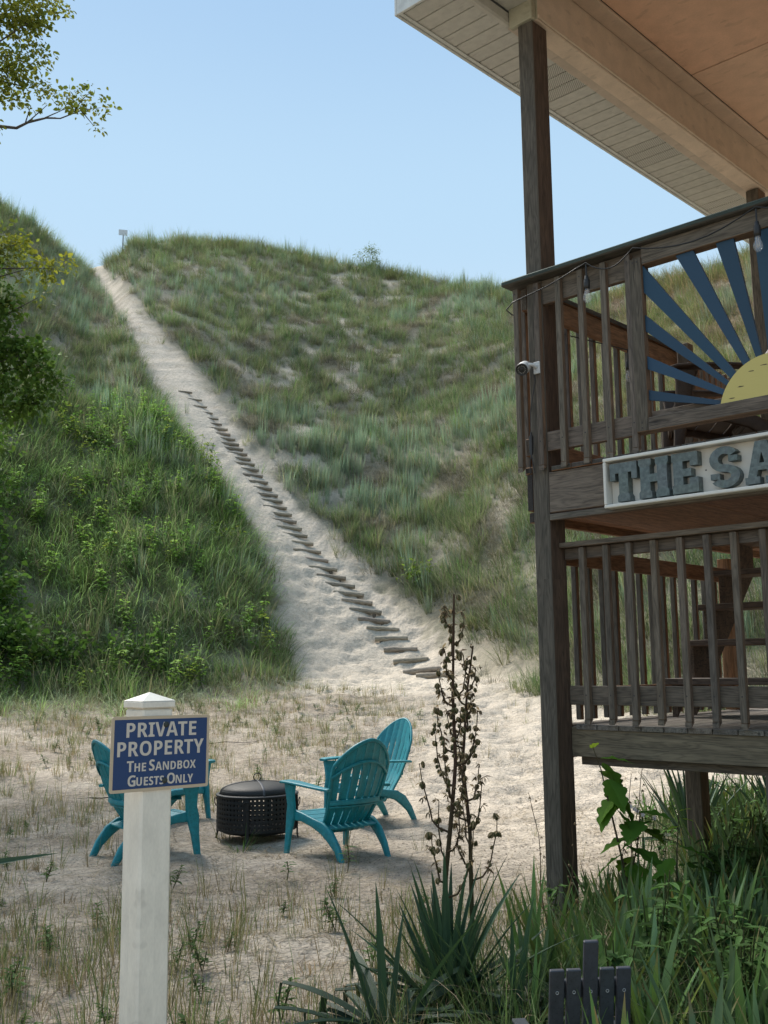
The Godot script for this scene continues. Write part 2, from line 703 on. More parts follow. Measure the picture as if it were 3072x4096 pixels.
func make_materials() -> void:
	var n := FastNoiseLite.new()
	n.seed = 3
	n.frequency = 1.0
	n.fractal_octaves = 3
	# wood: growth rings drawn out along the board, with fine fibre and a few knots
	var kinds := []
	for w in 3:
		var knots := []
		for q in [4, 1, 6][w]:
			knots.append(Vector2(rf(60, 960), rf(20, 236)))
		var tight: float = [0.42, 0.3, 0.55][w]
		var shift := w * 311.0
		var grain := grey_image(1024, 256, func(x: int, y: int) -> float:
			var bend: float = n.get_noise_2d(x * 0.005 + shift, y * 0.012) * [34.0, 60.0, 18.0][w]
			var pull := 0.0
			var knot := 0.0
			for q in knots:
				var dx: float = (x - q.x) * 0.22
				var dy: float = y - q.y
				var r2: float = dx * dx + dy * dy
				pull += dy * 3.0 * exp(-r2 / 160.0)
				knot += exp(-r2 / 14.0)
			var ring := sin((y + bend - pull) * tight + n.get_noise_2d(x * 0.01 + shift, y * 0.06) * 3.0) * 0.5 + 0.5
			var fibre := n.get_noise_2d(x * 0.03 + shift, y * 0.9)
			var broad := n.get_noise_2d(x * 0.012 + 50.0 + shift, y * 0.03)
			var crack := smoothstep(0.36, 0.44, n.get_noise_2d(x * 0.008 + 9.0 + shift, y * 0.33 + 70.0))
			return 0.87 - [0.18, 0.12, 0.2][w] * pow(ring, 2.2) + 0.11 * fibre + 0.14 * broad - 0.4 * knot - 0.25 * crack)
		kinds.append(ImageTexture.create_from_image(grain))
	var tg: ImageTexture = kinds[0]
	M.wood = mat(0.85, kinds[0], kinds[0], 0.2)
	M.wood_b = mat(0.85, kinds[1], kinds[1], 0.2)
	M.wood_c = mat(0.85, kinds[2], kinds[2], 0.2)
	M.paint = mat(0.55, null, tg, 0.09)
	M.trim = mat(0.6)
	# plywood ceiling and painted panels: the same grain, faint
	var faint := grey_image(512, 512, func(x: int, y: int) -> float:
		return 0.95 + 0.05 * n.get_noise_2d(x * 0.02, y * 0.02) + 0.03 * n.get_noise_2d(x * 0.2, y * 0.2) - 0.06 * smoothstep(0.38, 0.55, n.get_noise_2d(x * 0.012 + 31.0, y * 0.03)))
	var tf := ImageTexture.create_from_image(faint)
	M.panel = mat(0.7, tf)
	M.panel.uv1_triplanar = true
	M.panel.uv1_scale = Vector3(0.5, 0.5, 0.5)
	# sand: fine grains, damp blotches, small ripples
	var fine := grey_image(512, 512, func(x: int, y: int) -> float:
		var speck := 0.34 * smoothstep(0.33, 0.5, n.get_noise_2d(x * 0.13 + 7.0, y * 0.13))
		return 0.87 + 0.13 * n.get_noise_2d(x * 0.35, y * 0.35) + 0.12 * n.get_noise_2d(x * 0.03, y * 0.03) - speck)
	var relief := grey_image(512, 512, func(x: int, y: int) -> float:
		return 0.5 + 0.35 * n.get_noise_2d(x * 0.035, y * 0.035) + 0.14 * n.get_noise_2d(x * 0.16, y * 0.16))
	M.sand = mat(0.95, ImageTexture.create_from_image(fine), ImageTexture.create_from_image(relief), 4.0)
	M.sand.uv1_triplanar = true
	M.sand.uv1_world_triplanar = true
	M.sand.uv1_scale = Vector3(0.43, 0.43, 0.43)
	# galvanised sheet: spangle
	var cell := FastNoiseLite.new()
	cell.noise_type = FastNoiseLite.TYPE_CELLULAR
	cell.cellular_return_type = FastNoiseLite.RETURN_CELL_VALUE
	cell.fractal_type = FastNoiseLite.FRACTAL_NONE
	cell.frequency = 0.06
	var spangle := grey_image(256, 256, func(x: int, y: int) -> float:
		return 0.86 + 0.07 * cell.get_noise_2d(x, y) + 0.12 * n.get_noise_2d(x * 0.025, y * 0.025))
	M.zinc = mat(0.5, ImageTexture.create_from_image(spangle))
	M.zinc.metallic = 0.3
	M.zinc.uv1_triplanar = true
	M.zinc.uv1_scale = Vector3(4, 4, 4)
	# moulded plastic with a faint texture and dust
	var faded := grey_image(512, 512, func(x: int, y: int) -> float:
		return 0.92 + 0.12 * n.get_noise_2d(x * 0.012, y * 0.012) + 0.06 * n.get_noise_2d(x * 0.09, y * 0.09) - 0.16 * smoothstep(0.3, 0.5, n.get_noise_2d(x * 0.05 + 80.0, y * 0.05)))
	var tw := ImageTexture.create_from_image(faded)
	M.plastic = mat(0.5, tw)
	M.plastic.uv1_triplanar = true
	M.plastic.uv1_scale = Vector3(2.3, 2.3, 2.3)
	M.vinyl = mat(0.4, tf)
	M.vinyl.uv1_triplanar = true
	M.vinyl.uv1_scale = Vector3(1.1, 0.5, 1.1)
	M.iron = mat(0.6, tf)
	M.iron.metallic = 0.3
	M.iron.uv1_triplanar = true
	M.iron.uv1_scale = Vector3(3, 3, 3)
	M.dark = mat(0.5)
	M.print = mat(0.6)
	var holes := grey_image(128, 128, func(x: int, y: int) -> float:
		var a := posmod(x + y, 16)
		var b := posmod(x - y, 16)
		return 0.25 if a > 4 and a < 12 and b > 4 and b < 12 else 1.0)
	var th := ImageTexture.create_from_image(holes)
	M.vent = mat(0.5, th, th, 0.3)
	M.vent.uv1_triplanar = true
	M.vent.uv1_scale = Vector3(6, 6, 6)
	M.grass = mat(0.75)
	M.leaf = mat(0.7)
	M.sword = mat(0.6)
	for k in ["grass", "leaf", "sword"]:
		M[k].cull_mode = BaseMaterial3D.CULL_DISABLED
		M[k].backlight_enabled = true
		M[k].backlight = Color(0.95, 0.95, 0.95) if k != "sword" else Color(0.55, 0.55, 0.55)
		M[k].metallic_specular = 0.3 if k != "sword" else 0.35
	M.glass = StandardMaterial3D.new()
	M.glass.transparency = BaseMaterial3D.TRANSPARENCY_ALPHA
	M.glass.albedo_color = Color(0.95, 0.97, 1.0, 0.12)
	M.glass.roughness = 0.05


# ---------------------------------------------------------------- the porch house (own axes: x along the front towards the viewer, z outwards)
func lump(u0: float, u1: float, y0: float, y1: float, v0: float, v1: float, cols, bev := 0.003) -> MB:
	var mb := MB.new()
	board(mb, Vector3(u0, y0, -v1), Vector3(u1, y1, -v0), cols, bev)
	return mb


# weathered grey towards the open air, brown where rain does not reach
func worn(k := 0.0) -> Array:
	var g := vary(col(0.185, 0.15, 0.115), 0.22)
	var b := vary(col(0.27, 0.14, 0.07), 0.2).lerp(g, k)
	var m := b.lerp(g, 0.45)
	return [m, b.lerp(g, 0.35), g, m, g, b]


func brown() -> Color:
	return vary(col(0.34, 0.18, 0.09), 0.15)


func picket(u: float, y0: float, y1: float, v0: float, cols: Array, cut_out := true) -> MB:
	var mb := MB.new()
	var w := 0.038
	board(mb, Vector3(u, y0 + 0.03, -(v0 + w)), Vector3(u + w, y1, -v0), cols, 0.004)
	# slanted foot
	var a := Vector3(u, y0 + 0.03, -v0)
	var b := Vector3(u + w, y0 + 0.03, -v0)
	var c := Vector3(u + w, y0 + 0.03, -(v0 + w))
	var d := Vector3(u, y0 + 0.03, -(v0 + w))
	var low := Vector3(0, -0.03, 0) if cut_out else Vector3(0, -0.006, 0)
	mb.flat([a + low, b + low, b, a], Vector3(0, 0, 1), cols[4])
	mb.flat([a + low, b + low, c, d], Vector3(0, -1, -0.5), cols[5])
	mb.flat([b + low, b, c], Vector3(1, 0, 0), cols[0])
	mb.flat([a + low, a, d], Vector3(-1, 0, 0), cols[1])
	return mb


func nail(parent: Node3D, p: Vector3) -> void:
	var mb := MB.new()
	lathe(mb, [Vector2(0.0045, 0), Vector2(0.0045, 0.001), Vector2(0.0, 0.0016)], 8, col(0.03, 0.027, 0.025))
	var o := obj("screw_head", mb, M.dark, parent)
	o.position = p
	o.rotation.x = PI / 2


func build_house() -> void:
	var t := thing("deck_house", "two-storey weathered wooden porch with pale soffit roof and sunburst railing", "porch", DECK_AT, deg_to_rad(DECK_YAW))
	var W: Material = M.wood
	# posts
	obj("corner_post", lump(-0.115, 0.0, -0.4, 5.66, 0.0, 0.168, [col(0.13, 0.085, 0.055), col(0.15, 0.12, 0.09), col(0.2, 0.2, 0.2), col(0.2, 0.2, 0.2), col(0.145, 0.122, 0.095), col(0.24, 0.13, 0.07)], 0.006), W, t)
	obj("far_post", lump(-0.115, 0.0, -0.4, 5.66, 3.40, 3.55, worn(), 0.006), W, t)
	obj("support_post", lump(-0.05, 0.07, -0.4, 0.93, 1.60, 1.72, worn(), 0.006), W, t)
	obj("support_post", lump(1.155, 1.275, -0.4, 0.93, 0.19, 0.31, worn(), 0.006), W, t)
	obj("support_post", lump(3.2, 3.32, -0.4, 5.66, 0.02, 0.16, worn(), 0.006), W, t)

	# lower deck
	var ld := part("lower_deck", t)
	obj("rim_board", lump(0.003, 3.1, 0.965, 1.137, 0.145, 0.185, [col(0.2, 0.18, 0.14), col(0.2, 0.18, 0.14), col(0.2, 0.18, 0.14), col(0.16, 0.13, 0.1), col(0.23, 0.185, 0.125), col(0.24, 0.15, 0.08)]), W, ld)
	obj("beam", lump(0.03, 3.1, 0.915, 0.963, 0.2, 0.30, col(0.16, 0.13, 0.1)), W, ld)
	for k in 4:
		obj("joist", lump(0.1 + k * 0.8, 0.14 + k * 0.8, 0.965, 1.12, 0.30, 3.38, col(0.2, 0.14, 0.09)), W, ld)
	var u := -0.1
	while u < 3.0:
		var g := vary(col(0.21, 0.185, 0.155), 0.16)
		obj("floor_board", lump(u, u + 0.138, 1.122, 1.152, 0.19 if u < 0.003 else 0.135, 3.5, g), W, ld)
		u += 0.144
	obj("side_rim_board", lump(-0.16, -0.12, 0.94, 1.12, 0.17, 3.40, worn()), W, ld)
	# lower railing
	var lr := part("lower_railing", t)
	obj("rail_cap", lump(0.003, 3.1, 2.205, 2.236, 0.085, 0.205, worn(0.7)), W, lr)
	obj("top_rail", lump(0.003, 3.1, 2.136, 2.203, 0.142, 0.18, worn(0.3)), W, lr)
	obj("bottom_rail", lump(0.003, 3.1, 1.266, 1.378, 0.142, 0.18, worn(0.3)), W, lr)
	for k in 19:
		var b := 0.127 + k * 0.159 + rf(-0.004, 0.004)
		obj("baluster", picket(b, 1.159 + rf(-0.005, 0.005), 2.2, 0.102, worn(0.35)), W, lr)
		nail(lr, Vector3(b + 0.019, 1.325, -0.101))
	# lower side railing
	var ls := part("lower_side_railing", t)
	obj("top_rail", lump(-0.085, -0.045, 2.115, 2.222, 0.172, 2.42, [brown(), col(0.19, 0.16, 0.13), brown(), brown(), brown(), brown()]), W, ls)
	obj("bottom_rail", lump(-0.085, -0.045, 1.275, 1.365, 0.172, 2.42, [brown(), col(0.19, 0.16, 0.13), brown(), brown(), brown(), brown()]), W, ls)
	for k in 14:
		var q := 0.235 + k * 0.159
		var g := vary(col(0.17, 0.15, 0.12), 0.15)
		obj("baluster", lump(-0.125, -0.088, 1.165, 2.2, q, q + 0.037, [brown(), g, g, g, g, brown()], 0.004), W, ls)
	obj("newel_post", lump(-0.12, -0.03, 1.153, 2.30, 2.425, 2.515, brown()), W, ls)

	# staircase from the lower to the upper deck
	var st := part("staircase", t)
	for k in 5:
		var y := 1.152 + 0.254 * (k + 1)
		var vv := 1.16 + 0.26 * k
		obj("tread", lump(0.075, 1.1, y - 0.042, y, vv, vv + 0.285, [vary(col(0.2, 0.15, 0.11), 0.1), col(0.2, 0.14, 0.1), col(0.21, 0.18, 0.15), col(0.2, 0.12, 0.07), vary(col(0.16, 0.125, 0.1), 0.1), brown()]), W, st)
	for uu in [0.112, 1.02]:
		var mb := MB.new()
		for k in 5:
			var v0 := 1.16 + 0.26 * k
			var y1 := 1.152 + 0.254 * (k + 1) - 0.043
			var y0 := maxf(1.153, y1 - 0.46)
			var q := [Vector2(v0 + 0.02, y1), Vector2(v0 + 0.28, y1), Vector2(v0 + 0.28, maxf(1.153, y0 + 0.254)), Vector2(v0 + 0.02, y0)]
			for s in [uu, uu + 0.038]:
				var f := []
				for e in q:
					f.append(Vector3(s, e.y, -e.x))
				mb.flat(f, Vector3(1 if s > uu else -1, 0, 0), col(0.13, 0.08, 0.05))
			mb.flat([Vector3(uu, q[3].y, -q[3].x), Vector3(uu + 0.038, q[3].y, -q[3].x), Vector3(uu + 0.038, q[2].y, -q[2].x), Vector3(uu, q[2].y, -q[2].x)], Vector3(0, -1, -1), col(0.13, 0.08, 0.05))
			mb.flat([Vector3(uu, q[0].y, -q[0].x), Vector3(uu + 0.038, q[0].y, -q[0].x), Vector3(uu + 0.038, q[3].y, -q[3].x), Vector3(uu, q[3].y, -q[3].x)], Vector3(0, 0, 1), col(0.15, 0.11, 0.08))
		obj("stringer", mb, W, st)

	# upper deck
	var ud := part("upper_deck", t)
	obj("rim_board", lump(0.003, 3.19, 2.412, 2.662, 0.0, 0.04, [col(0.2, 0.18, 0.15), col(0.2, 0.18, 0.15), col(0.2, 0.18, 0.15), col(0.2, 0.14, 0.1), col(0.24, 0.195, 0.15), col(0.25, 0.15, 0.08)], 0.005), W, ud)
	obj("rim_strip", lump(0.003, 3.19, 2.366, 2.404, -0.004, 0.036, [col(0.2, 0.18, 0.15), col(0.2, 0.18, 0.15), col(0.2, 0.18, 0.15), col(0.2, 0.14, 0.1), col(0.19, 0.165, 0.13), col(0.25, 0.15, 0.08)]), W, ud)
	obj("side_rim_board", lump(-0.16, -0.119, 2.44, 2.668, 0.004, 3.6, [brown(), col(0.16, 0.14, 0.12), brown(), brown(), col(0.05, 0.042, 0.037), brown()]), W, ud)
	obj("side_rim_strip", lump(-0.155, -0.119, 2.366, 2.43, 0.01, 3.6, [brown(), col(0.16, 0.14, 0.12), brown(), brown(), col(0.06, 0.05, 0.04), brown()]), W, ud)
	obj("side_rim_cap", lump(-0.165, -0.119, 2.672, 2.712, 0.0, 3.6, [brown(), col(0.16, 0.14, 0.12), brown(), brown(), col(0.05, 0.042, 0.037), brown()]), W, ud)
	u = -0.11
	while u < 3.1:
		# boards run away from the front; a stair opening is left free
		var g := vary(col(0.22, 0.185, 0.145), 0.16)
		var cc := [brown(), brown(), g, brown(), vary(col(0.1, 0.085, 0.07), 0.1), brown()]
		if u > 0.02 and u < 1.12:
			obj("floor_board", lump(u, u + 0.138, 2.665, 2.694, -0.012, 1.42, cc), W, ud)
			obj("floor_board", lump(u, u + 0.138, 2.665, 2.694, 2.8, 3.6, cc), W, ud)
		else:
			obj("floor_board", lump(u, u + 0.138, 2.665, 2.694, 0.172 if u < 0.0 else -0.012, 3.395 if u < 0.0 else 3.6, cc), W, ud)
		u += 0.143
	# plywood under the floor
	for q in [[-0.11, -0.03, 0.18, 3.38], [-0.026, 0.80, 0.05, 1.40], [0.804, 1.62, 0.05, 1.40], [1.624, 3.1, 0.05, 3.5], [-0.026, 1.62, 2.84, 3.5]]:
		obj("underside_panel", lump(q[0], q[1], 2.415, 2.43, q[2], q[3], vary(col(0.36, 0.17, 0.085), 0.08)), W, ud)
	obj("opening_beam", lump(-0.026, 1.62, 2.40, 2.66, 1.405, 1.443, brown()), W, ud)
	obj("opening_beam", lump(-0.026, 1.62, 2.40, 2.66, 2.8, 2.838, brown()), W, ud)

	# upper front railing
	var ur := part("upper_railing", t)
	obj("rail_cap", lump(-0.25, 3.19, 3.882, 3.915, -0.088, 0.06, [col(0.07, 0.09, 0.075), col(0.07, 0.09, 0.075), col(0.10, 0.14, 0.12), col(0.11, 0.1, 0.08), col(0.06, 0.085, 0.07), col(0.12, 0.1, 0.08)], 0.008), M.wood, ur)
	obj("top_rail", lump(0.003, 0.7222, 3.724, 3.879, 0.0, 0.038, worn(0.4)), W, ur)
	obj("bottom_rail", lump(0.003, 3.19, 2.793, 2.913, 0.0, 0.038, worn(0.3)), W, ur)
	for b in [-0.196, -0.039, 0.121, 0.281, 0.44, 0.606, 2.23, 2.39, 2.55, 2.71, 2.87, 3.03]:
		obj("baluster", picket(b, 2.675 + rf(-0.004, 0.008), 3.862, -0.0385, worn(0.1)), W, ur)
		nail(ur, Vector3(b + 0.019, 2.85 + rf(-0.01, 0.01), 0.0395))
		nail(ur, Vector3(b + 0.019, 3.82 + rf(-0.01, 0.01), 0.0395))
	obj("top_rail", lump(2.22, 3.19, 3.724, 3.879, 0.0, 0.038, worn(0.4)), W, ur)
	# upper side railing
	var us := part("upper_side_railing", t)
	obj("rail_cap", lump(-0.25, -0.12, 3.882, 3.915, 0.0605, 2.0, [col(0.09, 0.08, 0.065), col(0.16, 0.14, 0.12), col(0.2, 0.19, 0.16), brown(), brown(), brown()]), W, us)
	obj("top_rail", lump(-0.18, -0.14, 3.735, 3.879, 0.03, 2.0, [brown(), col(0.18, 0.15, 0.12), brown(), brown(), col(0.18, 0.15, 0.12), brown()]), W, us)
	obj("bottom_rail", lump(-0.18, -0.14, 2.79, 2.90, 0.03, 3.4, [brown(), col(0.18, 0.15, 0.12), brown(), brown(), col(0.18, 0.15, 0.12), brown()]), W, us)
	for k in 12:
		var q := 0.07 + k * 0.16
		var g := vary(col(0.19, 0.165, 0.135), 0.15)
		obj("baluster", lump(-0.22, -0.182, 2.68, 3.87, q, q + 0.038, [brown(), g, g, g, g, brown()], 0.004), W, us)
	obj("newel_post", lump(-0.14, -0.05, 2.695, 3.94, 2.005, 2.095, worn()), W, us)
	for k in 13:
		var q := 2.11 + k * 0.1
		var g := vary(col(0.2, 0.15, 0.11), 0.15)
		obj("baluster", lump(-0.22, -0.182, 2.68, 3.93 - k * 0.004, q, q + 0.038, [brown(), g, g, g, g, brown()], 0.004), W, us)
	obj("top_rail", lump(-0.18, -0.14, 3.62, 3.74, 2.1, 3.4, brown()), W, us)
	# railing round the stair opening and along the back
	var br := part("back_railing", t)
	obj("top_rail", lump(0.0, 3.1, 3.70, 3.84, 3.46, 3.50, brown()), W, br)
	obj("bottom_rail", lump(0.0, 3.1, 2.79, 2.90, 3.46, 3.50, brown()), W, br)
	for k in 19:
		var q := 0.06 + k * 0.16
		var g := vary(col(0.19, 0.15, 0.12), 0.15)
		obj("baluster", lump(q, q + 0.038, 2.68, 3.84, 3.505, 3.543, [brown(), g, g, g, g, brown()], 0.004), W, br)

	# sunburst panel
	var sb := part("sunburst_panel", t)
	var cu := 1.432
	obj("frame_stile", lump(0.646, 0.72, 2.795, 3.815, -0.052, -0.001, worn(0.1)), W, sb)
	obj("frame_stile", lump(2.144, 2.218, 2.795, 3.815, -0.052, -0.001, worn(0.1)), W, sb)
	obj("frame_bottom", lump(0.7225, 2.1415, 2.792, 2.868, -0.055, -0.004, worn(0.1)), W, sb)
	obj("frame_top", lump(0.7225, 2.1415, 3.768, 3.879, -0.045, 0.038, worn(0.1)), W, sb)
	for q in [Vector3(0.683, 2.815, 0.0535), Vector3(0.683, 2.845, 0.0535), Vector3(0.672, 3.79, 0.0535), Vector3(0.697, 3.79, 0.0535)]:
		nail(sb, q)
	var blue := [col(0.012, 0.05, 0.095), col(0.014, 0.058, 0.105), col(0.011, 0.045, 0.085)]
	# rays: outer edge from a to b on the frame, inner edge on the sun's rim between two angles
	var rays := [[Vector2(0.7225, 2.972), Vector2(0.7225, 3.031), 167.0, 162.5], [Vector2(0.7225, 3.152), Vector2(0.7225, 3.229), 157.0, 151.0], [Vector2(0.7225, 3.374), Vector2(0.7225, 3.472), 147.5, 142.5], [Vector2(0.7225, 3.606), Vector2(0.7225, 3.767), 139.5, 131.0],
		[Vector2(0.93, 3.767), Vector2(1.035, 3.767), 121.0, 113.0], [Vector2(1.17, 3.767), Vector2(1.27, 3.767), 106.0, 99.5]]
	var all := rays.duplicate()
	for r in rays:
		all.append([Vector2(2 * cu - r[0].x, r[0].y), Vector2(2 * cu - r[1].x, r[1].y), 180.0 - r[2], 180.0 - r[3]])
	all.append([Vector2(1.385, 3.767), Vector2(1.479, 3.767), 92.5, 87.5])
	for r in all:
		var mb := MB.new()
		var c := vary(blue[rng.randi() % 3], 0.1)
		var i0 := Vector2(cu + 0.27 * cos(deg_to_rad(r[2])), 2.80 + 0.27 * sin(deg_to_rad(r[2])))
		var i1 := Vector2(cu + 0.27 * cos(deg_to_rad(r[3])), 2.80 + 0.27 * sin(deg_to_rad(r[3])))
		prism(mb, [r[0], r[1], i1, i0], 0.012, 0.031, c)
		obj("ray", mb, M.paint, sb)
	var disc := MB.new()
	var arc := []
	for k in 29:
		var an := PI * (0.075 + 0.85 * k / 28.0)
		arc.append(Vector2(cu + 0.288 * cos(an), 2.80 + 0.288 * sin(an)))
	prism(disc, arc, 0.033, 0.052, col(0.56, 0.47, 0.15))
	obj("sun_disc", disc, M.paint, sb)
	for q in [Vector2(1.33, 3.01), Vector2(1.27, 2.94), Vector2(1.215, 2.885), Vector2(1.4, 3.03), Vector2(1.52, 2.97), Vector2(1.6, 2.91)]:
		# places where the yellow paint has flaked off
		var fl := MB.new()
		var pts := []
		for k in 7:
			var an := TAU * k / 7.0
			pts.append(Vector2(q.x + rf(0.012, 0.026) * cos(an), q.y + rf(0.001, 0.004) * sin(an)))
		prism(fl, pts, 0.0519, 0.0526, col(0.14, 0.11, 0.075))
		obj("paint_flake", fl, M.wood, sb)

	build_roof(t)


# an outline in the front plane, given thickness between two distances in front of it
func prism(mb: MB, pts: Array, z0: float, z1: float, c: Color) -> void:
	var mid := Vector2.ZERO
	for p in pts:
		mid += p
	mid /= pts.size()
	for z in [z0, z1]:
		var f := []
		for p in pts:
			f.append(Vector3(p.x, p.y, z))
		var k := mb.v.size()
		var nn := Vector3(0, 0, 1 if z == z1 else -1)
		mb.vert(Vector3(mid.x, mid.y, z), nn, Vector2(mid.x / 4.0, mid.y / 0.4), c)
		for p in f:
			mb.vert(p, nn, Vector2(p.x / 4.0, p.y / 0.4), c)
		for q in pts.size():
			mb.tri(k, k + 1 + q, k + 1 + (q + 1) % pts.size())
	for q in pts.size():
		var a: Vector2 = pts[q]
		var b: Vector2 = pts[(q + 1) % pts.size()]
		var out := (a + b) * 0.5 - mid
		var nn2 := Vector2(b.y - a.y, a.x - b.x).normalized()
		if nn2.dot(out) < 0:
			nn2 = -nn2
		mb.quad(Vector3(a.x, a.y, z0), Vector3(b.x, b.y, z0), Vector3(b.x, b.y, z1), Vector3(a.x, a.y, z1), Vector3(nn2.x, nn2.y, 0), c)


func build_roof(t: Node3D) -> void:
	var rf_ := part("roof", t)
	var tan := col(0.75, 0.60, 0.46)
	var pale := col(0.58, 0.56, 0.50)
	var white := col(0.66, 0.68, 0.65)
	# side beam with its trim
	obj("side_beam", lump(-0.12, 0.02, 5.664, 6.02, 0.03, 5.2, [tan, tan, tan, tan, col(0.45, 0.42, 0.3), tan], 0.006), M.panel, rf_)
	obj("beam_end", lump(-0.17, 0.012, 5.662, 6.02, -0.02, 0.028, col(0.47, 0.45, 0.33), 0.005), M.panel, rf_)
	obj("beam_lip", lump(0.022, 0.036, 5.672, 5.70, 0.03, 5.2, tan), M.panel, rf_)
	obj("trim_board", lump(-0.225, -0.135, 5.70, 5.79, 0.03, 5.2, [pale, pale, pale, col(0.6, 0.5, 0.4), pale, pale], 0.012), M.panel, rf_)
	obj("trim_board", lump(-0.225, -0.175, 5.70, 5.79, -0.5, 0.028, pale, 0.012), M.panel, rf_)
	obj("cornice", lump(0.022, 0.15, 6.005, 6.03, 0.03, 5.2, col(0.70, 0.54, 0.41), 0.008), M.panel, rf_)
	# porch ceiling in sheets
	var v := -0.5
	while v < 5.0:
		var uu := 0.155
		while uu < 3.9:
			obj("ceiling_panel", lump(uu, uu + 1.213, 6.024, 6.036, v, v + 2.41, vary(col(0.76, 0.485, 0.325), 0.03)), M.panel, rf_)
			uu += 1.22
		v += 2.42
	# soffit strips across the eave
	v = -0.53
	var k := 0
	while v < 5.1:
		var vent := k in [9, 10, 11, 20, 21, 22, 31, 32, 33]
		obj("soffit_strip", lump(-0.655, -0.227, 5.752, 5.768, v + 0.004, v + 0.1285, col(0.55, 0.54, 0.485), 0.004), M.vent if vent else M.vinyl, rf_)
		obj("soffit_groove", lump(-0.655, -0.227, 5.760, 5.770, v - 0.004, v + 0.004, col(0.3, 0.28, 0.23), 0.001), M.vinyl, rf_)
		v += 0.1325
		k += 1
	obj("eave_channel", lump(-0.668, -0.64, 5.744, 5.7515, -0.55, 5.2, white), M.vinyl, rf_)
	obj("side_fascia", lump(-0.69, -0.67, 5.735, 5.95, -0.57, 5.2, white, 0.003), M.vinyl, rf_)
	obj("front_fascia", lump(-0.669, 4.0, 5.735, 5.95, -0.57, -0.55, white, 0.003), M.vinyl, rf_)
	obj("front_soffit", lump(-0.17, 4.0, 5.79, 5.80, -0.549, -0.022, col(0.55, 0.54, 0.485)), M.vinyl, rf_)
	obj("roof_deck", lump(-0.72, 4.1, 6.04, 6.12, -0.6, 5.3, col(0.16, 0.15, 0.14)), M.trim, rf_)
	# house wall behind the porch
	var wl := part("house_wall", t)
	for q in 34:
		var y := -0.2 + q * 0.18
		obj("siding_board", lump(3.92, 3.95, y, y + 0.178, -0.4, 5.2, vary(col(0.5, 0.44, 0.35), 0.03), 0.004), M.trim, wl)
	obj("wall_core", lump(3.955, 4.1, -0.4, 6.02, -0.4, 5.2, col(0.4, 0.36, 0.3)), M.trim, wl)


# ---------------------------------------------------------------- things on the porch
func ring_piece(c: Vector2, ro: Vector2, ri: Vector2, a0: float, a1: float, n: int) -> Array:
	var out := []
	for k in n:
		var p := deg_to_rad(lerpf(a0, a1, float(k) / n))
		var q := deg_to_rad(lerpf(a0, a1, float(k + 1) / n))
		out.append([c + Vector2(cos(p) * ro.x, sin(p) * ro.y), c + Vector2(cos(q) * ro.x, sin(q) * ro.y), c + Vector2(cos(q) * ri.x, sin(q) * ri.y), c + Vector2(cos(p) * ri.x, sin(p) * ri.y)])
	return out


func rect(a: float, b: float, c: float, d: float) -> Array:
	return [Vector2(a, b), Vector2(c, b), Vector2(c, d), Vector2(a, d)]


